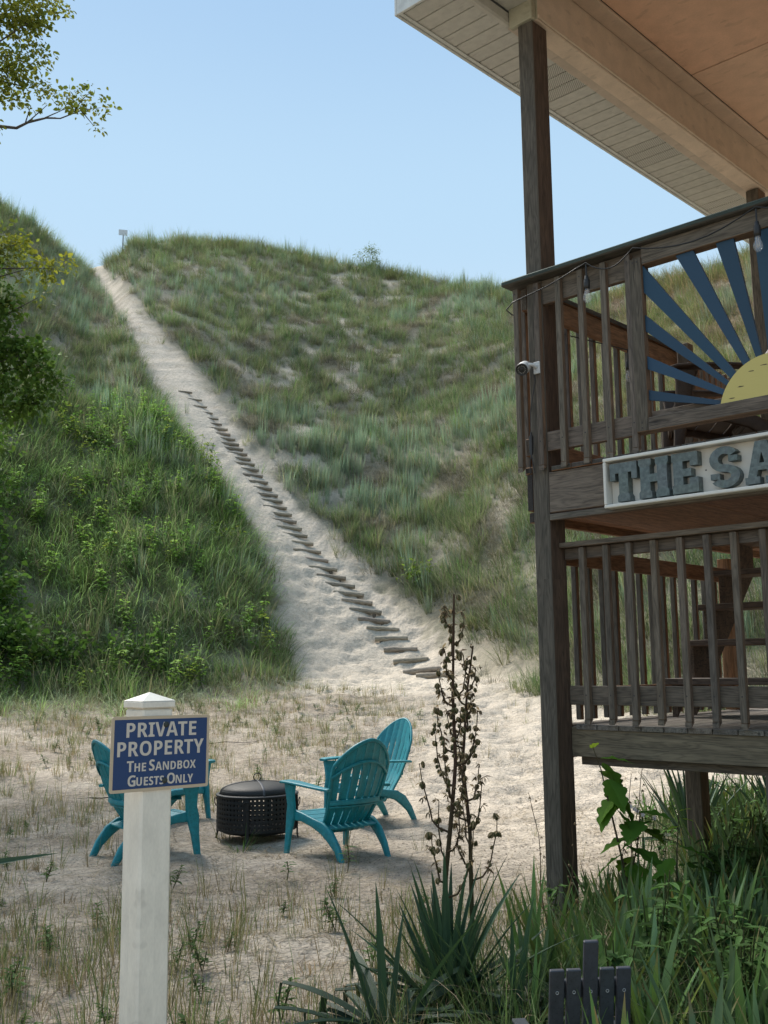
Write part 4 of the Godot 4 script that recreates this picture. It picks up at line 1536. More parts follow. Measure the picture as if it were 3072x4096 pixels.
func build_sign_post() -> void:
	var cream := col(0.80, 0.755, 0.65)
	var t := thing("sign_post", "cream vinyl post with pyramid cap and blue PRIVATE PROPERTY sign", "sign post", Vector3(-0.692, 0.0, -3.1), deg_to_rad(42.5))
	var mb := MB.new()
	var hw := 0.0508
	board(mb, Vector3(-hw, -0.3, -hw), Vector3(hw, 1.3915, hw), cream, 0.007)
	obj("post", mb, M.vinyl, t)
	var cap := MB.new()
	board(cap, Vector3(-0.055, 1.392, -0.055), Vector3(0.055, 1.412, 0.055), cream, 0.003)
	var apex := Vector3(0, 1.437, 0)
	var cs := [Vector3(-0.0545, 1.4125, -0.0545), Vector3(0.0545, 1.4125, -0.0545), Vector3(0.0545, 1.4125, 0.0545), Vector3(-0.0545, 1.4125, 0.0545)]
	for k in 4:
		cap.flat([cs[k], cs[(k + 1) % 4], apex], Vector3(cs[k] + cs[(k + 1) % 4]) * Vector3(1, 0, 1) + Vector3.UP * 0.1, cream)
	obj("cap", cap, M.vinyl, t)
	var sg := part("sign_board", t)
	sg.position = Vector3(0.010, 1.266, hw + 0.0015)
	sg.rotation.z = deg_to_rad(-0.8)
	var w := 0.160
	var h := 0.1045
	var plate := MB.new()
	prism(plate, rounded(w, h, 0.008), 0.0, 0.003, col(0.50, 0.40, 0.28))
	obj("plate", plate, M.print, sg)
	var face := MB.new()
	prism(face, rounded(w - 0.009, h - 0.009, 0.002), 0.0029, 0.0036, col(0.014, 0.045, 0.135))
	obj("blue_face", face, M.print, sg)
	var sys := SystemFont.new()
	sys.font_names = PackedStringArray(["Droid Sans"])
	sys.font_weight = 700
	var bold := FontVariation.new()
	bold.base_font = sys
	bold.variation_embolden = 0.0
	M.lettering = mat(0.6, null, null, 0.0, false)
	M.lettering.albedo_color = col(0.56, 0.51, 0.44).linear_to_srgb()
	var lines: Node3D = sg
	for q in [["PRIVATE", 0.041, 0.046, 0.228], ["PROPERTY", 0.041, -0.006, 0.281]]:
		var tm := TextMesh.new()
		tm.text = q[0]
		tm.font = bold
		tm.font_size = 64
		tm.pixel_size = q[1] / 64.0 / 0.714
		tm.depth = 0.0006
		tm.curve_step = 1.5
		var box := tm.get_aabb()
		var o := obj("lettering", tm, M.lettering, lines)
		var k: float = q[3] / maxf(box.size.x, 0.001)
		o.scale = Vector3(k, q[1] / maxf(box.size.y, 0.001), 1)
		o.position = Vector3(-(box.position.x + box.size.x * 0.5) * k, q[2] - box.position.y * o.scale.y, 0.0038)
	words("THE SANDBOX", 0.0295, 0.004, -0.0485, lines, bold)
	words("GUESTS ONLY", 0.0295, 0.002, -0.0885, lines, bold)
	for y in [0.079, -0.078]:
		var sc := MB.new()
		lathe(sc, [Vector2(0.0085, 0), Vector2(0.0085, 0.002), Vector2(0.007, 0.005), Vector2(0.003, 0.0065), Vector2(0, 0.0068)], 16, col(0.05, 0.055, 0.05))
		var o := obj("screw_head", sc, M.iron, sg)
		o.position = Vector3(0.012, y, 0.0042)
		o.rotation.x = PI / 2


func rounded(w: float, h: float, r: float) -> Array:
	var out := []
	for k in 16:
		var an := TAU * (k + 0.5) / 16.0
		out.append(Vector2(signf(cos(an)) * (w - r) + cos(an) * r, signf(sin(an)) * (h - r) + sin(an) * r))
	return out


func build_steps() -> void:
	# x, distance, half length showing, turn of the log (run of its right end towards the viewer over its length)
	var rows := [[-7.69, 39.57, 0.27, 0.1], [-7.23, 39.14, 0.36, 0.0], [-7.0, 38.6, 0.30, 0.1], [-6.62, 38.31, 0.28, 0.0], [-6.46, 37.94, 0.31, 0.05], [-6.12, 37.65, 0.28, 0.0], [-6.10, 37.25, 0.36, 0.1], [-5.86, 37.0, 0.32, 0.0], [-5.64, 36.68, 0.34, 0.0], [-5.45, 36.45, 0.33, 0.1], [-5.29, 36.15, 0.34, 0.05], [-5.12, 35.86, 0.36, 0.0], [-4.95, 35.56, 0.35, 0.05], [-4.78, 35.27, 0.35, 0.1],
		[-4.6, 34.95, 0.35, 0.1], [-4.4, 34.65, 0.34, 0.1], [-4.22, 34.2, 0.36, 0.15], [-4.02, 33.9, 0.34, 0.1], [-3.83, 33.6, 0.38, 0.1], [-3.6, 33.27, 0.38, 0.05], [-3.48, 32.95, 0.38, 0.1], [-3.36, 32.6, 0.42, 0.15], [-3.14, 32.26, 0.42, 0.05], [-2.96, 31.95, 0.42, 0.05], [-2.77, 31.62, 0.42, 0.05], [-2.57, 31.28, 0.41, 0.05], [-2.32, 30.95, 0.42, 0.1], [-2.03, 30.58, 0.40, 0.05], [-1.79, 30.25, 0.42, 0.1],
		[-1.56, 29.92, 0.42, 0.1], [-1.26, 29.6, 0.43, 0.2], [-1.0, 29.25, 0.43, 0.2], [-0.77, 28.9, 0.43, 0.2], [-0.56, 28.52, 0.44, 0.25], [-0.28, 28.18, 0.43, 0.2], [-0.06, 27.85, 0.43, 0.25], [0.14, 27.38, 0.43, 0.2], [0.36, 26.88, 0.43, 0.3], [0.64, 26.3, 0.44, 0.2], [0.87, 25.7, 0.46, 0.2], [1.12, 24.6, 0.42, 0.2]]
	var place := ["first", "second", "third", "fourth", "fifth", "sixth", "seventh", "eighth", "ninth", "tenth", "eleventh", "twelfth", "thirteenth", "fourteenth", "fifteenth", "sixteenth", "seventeenth", "eighteenth", "nineteenth", "twentieth"]
	var count := rows.size()
	for again in 2:
		var was := rows.duplicate(true)
		for k in range(1, count - 1):
			for j in 2:
				rows[k][j] = lerpf(was[k][j], (was[k - 1][j] + was[k + 1][j]) * 0.5, 0.6)
	for k in count:
		var q: Array = rows[k]
		var p := Vector3(q[0], height(q[0], -q[1], false), -q[1])
		var d := Vector3(1.0, 0, 0.35 * q[3]).normalized()
		var a := height(q[0] - d.x * q[2], -q[1] - d.z * q[2], false)
		var b := height(q[0] + d.x * q[2], -q[1] + d.z * q[2], false)
		d.y = clampf((b - a) / (2.0 * q[2]), -0.12, 0.12)
		d = d.normalized()
		var from_foot := count - k
		var which := ""
		if from_foot <= 20:
			which = place[from_foot - 1] + " from the foot"
		elif k < 20:
			which = place[k] + " from the top"
		else:
			which = "in the middle"
		var look := "weathered round log step" if from_foot > 9 else "thick round log step on short stakes"
		if k < 6:
			look = "thin log step half buried in sand"
		var t := thing("log_step", "%s, %s of the dune stair" % [look, which], "log step", p + Vector3(0, 0.022 if from_foot > 9 else 0.055, 0), 0.0, "log steps up the dune")
		var g := vary(col(0.43, 0.36, 0.27), 0.2)
		var r := 0.062 if from_foot > 12 else 0.072
		if k < 6:
			r = 0.045
		var mb := MB.new()
		var pts := []
		var rad := []
		for j in 9:
			var s := j / 8.0 * 2.0 - 1.0
			pts.append(d * q[2] * s + Vector3(0, rf(-0.004, 0.004), rf(-0.004, 0.004)))
			rad.append(r * (1.0 + rf(-0.05, 0.05) - 0.08 * s))
		rad[0] *= 0.93
		rad[8] *= 0.93
		sweep(mb, pts, rad, rad, Vector3.UP, 12, 1.0, g)
		obj("log", mb, M.wood, t)
		if from_foot <= 14:
			for s in ([-0.6, 0.55] if from_foot > 4 else [-0.75, 0.05, 0.75]):
				var sk := MB.new()
				var c: Vector3 = d * q[2] * s
				sweep(sk, [c + Vector3(0, -0.42, -0.01), c + Vector3(0, -0.056, -0.01)], 0.052, 0.052, Vector3.RIGHT, 9, 1.0, vary(col(0.2, 0.165, 0.125), 0.15))
				obj("stake", sk, M.wood, t)
	# the small notice at the top of the dune
	var nt := thing("notice", "tiny white notice on a thin stake at the top of the dune", "sign", ground_at(-16.25, -62.5), 0.3)
	var sp := MB.new()
	sweep(sp, [Vector3(0, -0.3, 0), Vector3(0.03, 1.55, 0)], 0.035, 0.03, Vector3.RIGHT, 6, 1.0, col(0.2, 0.19, 0.18))
	obj("stake", sp, M.wood, nt)
	var pn := MB.new()
	board(pn, Vector3(-0.26, 1.18, 0.035), Vector3(0.28, 1.56, 0.05), col(0.62, 0.66, 0.7), 0.004)
	obj("panel", pn, M.print, nt)


# ---------------------------------------------------------------- plants that can be told apart
func sword_leaf(length: float, width: float, droop: float, fold_at: float, c0: Color, c1: Color) -> ArrayMesh:
	# a stiff V-shaped leaf along +y that leans towards +z; fold_at below 1 snaps it over
	var mb := MB.new()
	var segs := 9
	var p := Vector3.ZERO
	var ang := 0.0
	var rows := []
	for k in segs + 1:
		var s := float(k) / segs
		var w := width * 0.5 * (0.62 + 0.5 * sin(minf(s * 1.25, 1.0) * PI * 0.85)) * (1.0 - pow(s, 4.5)) + 0.0006
		rows.append([p, ang, w, s])
		var turn := droop / segs
		if fold_at < 1.0 and absf(s - fold_at) < 0.5 / segs:
			turn += 1.5
		ang += turn
		p += Vector3(0, cos(ang), sin(ang)) * length / segs
	for half in [-1.0, 1.0]:
		var start := mb.v.size()
		for r in rows:
			var up := Vector3(0, -sin(r[1]), cos(r[1])) * -1.0
			var nn := (up + Vector3(-half * 0.55, 0, 0)).normalized()
			var c := (c0 as Color).lerp(c1, r[3])
			mb.vert(r[0], nn, Vector2.ZERO, c)
			mb.vert(r[0] + Vector3(half * r[2], 0, 0) + up * r[2] * 0.5, nn, Vector2.ZERO, c)
		for k in segs:
			var a := start + k * 2
			mb.tri(a, a + 1, a + 2)
			mb.tri(a + 1, a + 3, a + 2)
	return mb.done(M.sword)


func make_yucca(called: String, label: String, at: Vector3, leaves: Array, up_count: int, low_count: int, size: float) -> Node3D:
	var t := thing(called, label, "yucca", at, 0.0, "yuccas in the garden bed")
	for k in up_count:
		var s := float(k) / up_count
		var o := obj("leaf", leaves[rng.randi() % 5], null, t)
		var az := k * 2.39996 + rf(-0.2, 0.2)
		var lean := 0.04 + 0.72 * s * s + 0.1 * s + rf(-0.08, 0.08)
		o.transform = Transform3D(Basis(Vector3.UP, az) * Basis(Vector3.RIGHT, lean) * Basis.from_scale(Vector3.ONE * size * rf(0.8, 1.15)), Vector3(sin(az) * 0.03, rf(-0.02, 0.05), cos(az) * 0.03))
	for k in low_count:
		var o := obj("leaf", leaves[5 + rng.randi() % 4], null, t)
		var az := k * 2.39996 + 1.0
		o.transform = Transform3D(Basis(Vector3.UP, az) * Basis(Vector3.RIGHT, rf(0.85, 1.35)) * Basis.from_scale(Vector3.ONE * size * rf(0.8, 1.15)), Vector3(sin(az) * 0.04, rf(-0.01, 0.1), cos(az) * 0.04))
	return t


func seed_pod() -> ArrayMesh:
	var mb := MB.new()
	var c := vary(col(0.095, 0.10, 0.045), 0.35)
	var prof := []
	for k in 8:
		var s := k / 7.0
		prof.append(Vector2(0.0125 * sin(s * PI * 0.94 + 0.1) + 0.001, -0.04 * s))
	lathe(mb, prof, 8, c)
	# dry petals that hang round it
	for k in 5:
		var an := TAU * k / 5.0 + rf(-0.3, 0.3)
		leaf(mb, Vector3(cos(an) * 0.006, -0.002, sin(an) * 0.006), Vector3(cos(an) * 0.5, -1.0, sin(an) * 0.5), Vector3(cos(an), 0.3, sin(an)), rf(0.022, 0.042), 0.011, vary(col(0.30, 0.23, 0.13), 0.35), 0.2)
	return mb.done(M.leaf)


func withered() -> ArrayMesh:
	var mb := MB.new()
	for k in 7:
		leaf(mb, Vector3.ZERO, Vector3(rf(-1, 1), rf(-1.4, 0.3), rf(-1, 1)), Vector3(rf(-1, 1), 1, rf(-1, 1)), rf(0.02, 0.045), rf(0.007, 0.014), vary(col(0.24, 0.185, 0.11) if rng.randf() < 0.7 else col(0.1, 0.075, 0.05), 0.3), rf(0.1, 0.5))
	return mb.done(M.leaf)


func stalk(parent: Node3D, pts: Array, r0: float, branch_from: float, branches: int, pods: Array, thick: float) -> void:
	var st := part("flower_stalk", parent)
	var cv := Curve3D.new()
	for p in pts:
		cv.add_point(p)
	var n := 22
	var line := []
	var rad := []
	var cols := []
	for k in n + 1:
		var s := float(k) / n
		line.append(cv.sample_baked(s * cv.get_baked_length(), true))
		rad.append(lerpf(r0, r0 * 0.3, s))
		cols.append(col(0.08, 0.085, 0.04).lerp(col(0.10, 0.065, 0.045), smoothstep(0.2, 0.6, s)))
	var mb := MB.new()
	sweep(mb, line, rad, rad, Vector3.RIGHT, 8, 1.0, cols)
	for b in branches:
		var s := lerpf(branch_from, 0.93, (b + rf(0, 0.6)) / branches)
		var q: Vector3 = cv.sample_baked(s * cv.get_baked_length(), true)
		var az := b * 2.4 + rf(-0.5, 0.5)
		var len := lerpf(0.34, 0.10, (s - branch_from) / (1.0 - branch_from)) * rf(0.7, 1.2) * thick
		var o := Vector3(cos(az), 0, sin(az))
		var bl := []
		var br := []
		for k in 7:
			var e := k / 6.0
			bl.append(q + o * len * 0.42 * sqrt(e) + Vector3(0, len * (0.25 * e + 0.72 * e * e), 0) + Vector3(rf(-1, 1), 0, rf(-1, 1)) * 0.006)
			br.append(lerpf(0.0055, 0.002, e))
		sweep(mb, bl, br, br, Vector3.UP, 6, 1.0, vary(col(0.10, 0.075, 0.045), 0.2))
		for k in [2, 3, 3, 4, 4, 5, 5, 5, 6, 6, 6]:
			if rng.randf() < 0.8:
				var po := obj("seed_pod", pods[rng.randi() % pods.size()], null, st)
				po.position = bl[k] + Vector3(rf(-1, 1), rf(-0.6, 1), rf(-1, 1)) * 0.016
				po.rotation = Vector3(rf(-0.7, 0.7), rf(0, TAU), rf(-0.7, 0.7))
				po.scale = Vector3.ONE * rf(0.5, 0.95)
	for k in 16:
		var s := lerpf(branch_from + 0.15, 1.0, k / 15.0)
		var po := obj("seed_pod", pods[rng.randi() % pods.size()], null, st)
		var az := rf(0, TAU)
		po.position = cv.sample_baked(s * cv.get_baked_length(), true) + Vector3(cos(az), 0, sin(az)) * 0.014
		po.rotation = Vector3(rf(-0.6, 0.6), az, rf(-0.6, 0.6))
		po.scale = Vector3.ONE * rf(0.5, 0.85)
	obj("stem", mb, M.grass, st)


func build_yuccas() -> void:
	var dark := col(0.032, 0.066, 0.032)
	var blue := col(0.05, 0.095, 0.052)
	var leaves := []
	for k in 5:
		leaves.append(sword_leaf(rf(0.55, 0.74), rf(0.032, 0.042), rf(0.05, 0.5), 2.0, vary(dark, 0.2), vary(blue, 0.2) if k < 4 else col(0.06, 0.11, 0.04)))
	for k in 4:
		leaves.append(sword_leaf(rf(0.55, 0.75), rf(0.036, 0.05), rf(0.5, 1.1), rf(0.3, 0.75), vary(col(0.022, 0.045, 0.024), 0.2), vary(col(0.032, 0.06, 0.034), 0.25)))
	var y := make_yucca("yucca", "dark green yucca with tall dead flower stalks and seed pods left of the porch post", ground_at(0.25, -4.72), leaves, 46, 34, 0.88)
	var pods := [seed_pod(), seed_pod(), seed_pod(), withered(), withered(), withered()]
	stalk(y, [Vector3(-0.01, 0.0, -0.02), Vector3(-0.005, 0.37, -0.05), Vector3(0.0, 0.58, -0.05), Vector3(0.03, 0.83, -0.05), Vector3(0.055, 1.07, -0.05), Vector3(0.05, 1.38, -0.05), Vector3(0.065, 1.83, -0.05)], 0.015, 0.27, 18, pods, 0.95)
	stalk(y, [Vector3(0.13, 0.0, -0.22), Vector3(0.13, 0.43, -0.28), Vector3(0.13, 0.74, -0.28), Vector3(0.105, 1.05, -0.28), Vector3(0.13, 1.37, -0.28), Vector3(0.165, 1.60, -0.28)], 0.014, 0.33, 15, pods, 0.8)
	make_yucca("yucca", "dark yucca rosette of long folded leaves in the lower foreground", ground_at(-0.02, -4.3), leaves, 4, 64, 0.95)
	make_yucca("yucca", "low dark yucca leaves between the flowering yucca and the small grey chair", ground_at(0.50, -4.45), leaves, 3, 40, 0.8)
	make_yucca("yucca", "upright dark yucca behind the short porch support post", ground_at(2.42, -8.6), leaves, 26, 10, 1.05)
	make_yucca("yucca", "tall yucca leaves beneath the far side of the porch", ground_at(3.25, -8.9), leaves, 26, 8, 1.15)
	var edge := make_yucca("yucca", "single sword-shaped leaf reaching in at the left edge", ground_at(-1.98, -3.95), leaves, 10, 8, 1.0)
	var lf := obj("leaf", leaves[0], null, edge)
	lf.transform = Transform3D(Basis(Vector3.UP, deg_to_rad(92)) * Basis(Vector3.RIGHT, 1.36) * Basis(Vector3.UP, 0.95) * Basis.from_scale(Vector3(0.85, 0.95, 0.85)), Vector3(0.12, 0.74, 0.0))


func lobed_leaf(length: float, width: float, c: Color) -> ArrayMesh:
	# an oak leaf: rounded lobes either side of the midrib, gently cupped
	var mb := MB.new()
	var n := 21
	for half in [-1.0, 1.0]:
		var start := mb.v.size()
		for k in n + 1:
			var s := float(k) / n
			var lobes := 0.66 + 0.34 * absf(sin(s * PI * 3.5 + 0.25))
			var w := width * 0.5 * sin(PI * pow(s, 0.75)) * lobes + 0.001
			var y := -0.22 * length * s * s + 0.05 * length * s
			mb.vert(Vector3(0, y, s * length), Vector3(-half * 0.25, 1, 0.2).normalized(), Vector2.ZERO, c)
			mb.vert(Vector3(half * w, y + w * 0.22 - 0.18 * w * absf(sin(s * 9.0)), s * length), Vector3(-half * 0.25, 1, 0.2).normalized(), Vector2.ZERO, c)
		for k in n:
			var a := start + k * 2
			mb.tri(a, a + 1, a + 2)
			mb.tri(a + 1, a + 3, a + 2)
	return mb.done(M.leaf)


func build_seedlings() -> void:
	var big := [lobed_leaf(0.17, 0.125, col(0.10, 0.21, 0.025)), lobed_leaf(0.20, 0.14, col(0.085, 0.185, 0.025)), lobed_leaf(0.14, 0.105, col(0.14, 0.26, 0.03)), lobed_leaf(0.075, 0.05, col(0.22, 0.32, 0.035))]
	var t := thing("oak_seedling", "young oak with broad lobed green leaves growing right of the porch corner post", "seedling", ground_at(1.31, -5.95))
	t.scale = Vector3.ONE * 1.12
	var mb := MB.new()
	sweep(mb, [Vector3(0.02, -0.02, 0), Vector3(0, 0.3, 0), Vector3(-0.06, 0.6, 0), Vector3(-0.11, 0.85, 0), Vector3(-0.15, 0.97, 0)], [0.007, 0.006, 0.005, 0.003, 0.002], [0.007, 0.006, 0.005, 0.003, 0.002], Vector3.RIGHT, 6, 1.0, col(0.12, 0.1, 0.06))
	sweep(mb, [Vector3(0, 0.3, 0), Vector3(0.05, 0.48, 0.02), Vector3(0.07, 0.64, 0.02)], [0.005, 0.004, 0.003], [0.005, 0.004, 0.003], Vector3.RIGHT, 6, 1.0, col(0.12, 0.1, 0.06))
	obj("stem", mb, M.grass, t)
	for q in [[-0.15, 0.95, 3, 0.3, -0.6], [-0.11, 0.9, 0, 1.4, 0.0], [-0.10, 0.88, 1, 1.9, 0.9], [-0.10, 0.84, 0, 2.3, 0.4], [-0.08, 0.8, 1, 0.4, 0.7], [-0.06, 0.78, 2, 2.7, 0.8], [-0.05, 0.74, 1, 1.7, 0.9], [-0.06, 0.70, 0, -1.0, 0.9], [0.07, 0.64, 0, 1.0, 0.0], [0.06, 0.60, 1, -0.5, 0.3], [0.06, 0.57, 1, 2.2, 0.3], [0.02, 0.52, 0, -1.5, 0.3], [0.0, 0.48, 1, 1.3, 0.5], [-0.02, 0.44, 1, -1.9, 0.6], [0.02, 0.40, 0, 0.3, 0.6]]:
		var o := obj("leaf", big[q[2]], null, t)
		o.transform = Transform3D(Basis(Vector3.UP, q[3]) * Basis(Vector3.RIGHT, q[4]), Vector3(q[0], q[1], 0.0))
		if q[1] < 0.82:
			var o2 := obj("leaf", big[(q[2] + 1) % 3], null, t)
			o2.transform = Transform3D(Basis(Vector3.UP, q[3] + 2.3) * Basis(Vector3.RIGHT, q[4] * 0.8 + 0.15), Vector3(q[0] + 0.02, q[1] - 0.05, 0.01))
	var t2 := thing("oak_seedling", "low oak sprout with large dark lobed leaves in front of the short support post", "seedling", ground_at(1.52, -5.75))
	var mb2 := MB.new()
	sweep(mb2, [Vector3(0, -0.02, 0), Vector3(0, 0.3, 0), Vector3(0.02, 0.55, -0.02), Vector3(0.04, 0.74, -0.02)], [0.006, 0.005, 0.004, 0.002], [0.006, 0.005, 0.004, 0.002], Vector3.RIGHT, 6, 1.0, col(0.12, 0.1, 0.06))
	obj("stem", mb2, M.grass, t2)
	for q in [[0.02, 0.56, 1, 1.5, 0.3, 1.2], [0.02, 0.46, 1, 1.7, 0.1, 1.3], [-0.01, 0.5, 0, -1.1, 0.8, 1.1], [-0.03, 0.42, 2, -1.7, 0.2, 1.2], [0.04, 0.74, 3, 0.7, -0.4, 1.0], [0.05, 0.7, 3, 1.5, 0.1, 1.0], [0.03, 0.66, 3, -1.2, 0.0, 1.0], [0.0, 0.38, 0, 0.1, 0.5, 1.1], [0.0, 0.34, 0, -2.4, 0.5, 1.0]]:
		var o := obj("leaf", big[q[2]], null, t2)
		o.transform = Transform3D(Basis(Vector3.UP, q[3]) * Basis(Vector3.RIGHT, q[4]) * Basis.from_scale(Vector3.ONE * q[5]), Vector3(q[0], q[1], 0.0))
	# dry flower stems
	var husk := withered()
	for q in [[0.80, -5.55, 0.86, -0.05, "dry brown flower stem just left of the porch corner post"], [0.88, -5.3, 0.78, 0.03, "dry seed stem in front of the porch corner post"], [1.28, -6.0, 0.92, 0.08, "thin dry stem with dark seed heads between the two oaks"], [1.40, -6.3, 0.95, 0.10, "tall dry stem leaning over the bed below the porch rim"]]:
		var d := thing("dry_stem", q[4], "dead stem", ground_at(q[0], q[1]), 0.0, "dry flower stems in the bed")
		var m3 := MB.new()
		var line := []
		for k in 9:
			var s := k / 8.0
			line.append(Vector3(q[3] * s * s * 1.2 + 0.012 * sin(s * 11.0), q[2] * s, 0.02 * sin(s * 7.0)))
		sweep(m3, line, [0.004, 0.004, 0.0035, 0.003, 0.003, 0.0025, 0.002, 0.002, 0.0015], 0.0025, Vector3.RIGHT, 5, 1.0, col(0.13, 0.095, 0.065))
		obj("stem", m3, M.grass, d)
		for k in 7:
			var s := rf(0.45, 1.0)
			var h := obj("seed_head", husk, null, d)
			h.position = Vector3(q[3] * s * s * 1.2 + rf(-0.02, 0.02), q[2] * s, rf(-0.02, 0.02))
			h.scale = Vector3.ONE * rf(0.35, 0.7)
	var fl := thing("white_flower", "small white phlox blossoms on leafy stems under the porch floor", "flower", ground_at(1.50, -6.35))
	var m4 := MB.new()
	for k in 3:
		sweep(m4, [Vector3(0, 0, 0), Vector3((k - 1) * 0.03, 0.35, 0), Vector3((k - 1) * 0.07, 0.66 - 0.03 * k, 0)], 0.003, 0.003, Vector3.RIGHT, 5, 1.0, col(0.06, 0.1, 0.03))
	for k in 16:
		var an := rf(0, TAU)
		leaf(m4, Vector3(rf(-0.03, 0.05), rf(0.25, 0.6), 0), Vector3(cos(an), 0.2, sin(an)), Vector3.UP, rf(0.05, 0.09), 0.016, vary(col(0.05, 0.11, 0.03), 0.2))
	obj("stem", m4, M.grass, fl)
	for q in [Vector3(-0.07, 0.67, 0.01), Vector3(-0.05, 0.655, 0.02), Vector3(-0.03, 0.64, 0.0), Vector3(0.0, 0.62, 0.01), Vector3(0.07, 0.60, 0.0)]:
		var m5 := MB.new()
		for k in 5:
			var an := TAU * k / 5.0
			leaf(m5, Vector3.ZERO, Vector3(cos(an), sin(an), 0.35), Vector3.BACK, 0.016, 0.013, col(0.72, 0.70, 0.74), 0.1)
		var o := obj("blossom", m5, M.leaf, fl)
		o.position = q


func crown(parent: Node3D, blobs: Array, meshes: Array, density: float, tint: Color, origin: Vector3, called := "crown") -> void:
	# leaf sprays spread through the given rounded masses, in the parent's own axes
	for m in meshes.size():
		var xf := []
		var cs := []
		for b in blobs:
			var r: float = b[3]
			var cnt := int(ceil(density * (r * r * 3.0 + r * r * r * 10.0) / meshes.size()))
			for k in cnt:
				var d := Vector3(rng.randfn(), rng.randfn(), rng.randfn()).normalized()
				var q := d * r * pow(rng.randf(), 0.45)
				q.y *= 0.8
				if n_patch.get_noise_3d((b[0] + q.x) * 6.0 / maxf(r, 0.25), (b[1] + q.y) * 6.0 / maxf(r, 0.25), (b[2] + q.z) * 6.0 / maxf(r, 0.25)) < -0.04:
					continue
				q += q.normalized() * absf(rng.randfn(0, 0.18)) * minf(r, 0.5)
				var bs := Basis(Vector3.UP, rf(0, TAU)) * Basis(Vector3.RIGHT, rf(-0.5, 0.5)) * Basis.from_scale(Vector3.ONE * rf(0.75, 1.25))
				xf.append(Transform3D(bs, Vector3(b[0], b[1], b[2]) + q - origin))
				cs.append(vary(tint, 0.2))
		many(called, meshes[m], xf, cs, parent)


func limb(mb: MB, a: Vector3, b: Vector3, r0: float, r1: float, c: Color) -> void:
	var n := 6
	var pts := []
	var rad := []
	var bend := Vector3(rf(-1, 1), rf(-0.2, 1), rf(-1, 1)) * a.distance_to(b) * 0.07
	for k in n + 1:
		var s := float(k) / n
		pts.append(a.lerp(b, s) + bend * sin(PI * s) + Vector3(rf(-1, 1), rf(-1, 1), rf(-1, 1)) * r0 * 0.15)
		rad.append(lerpf(r0, r1, s))
	sweep(mb, pts, rad, rad, Vector3.UP, 7, 1.0, c)


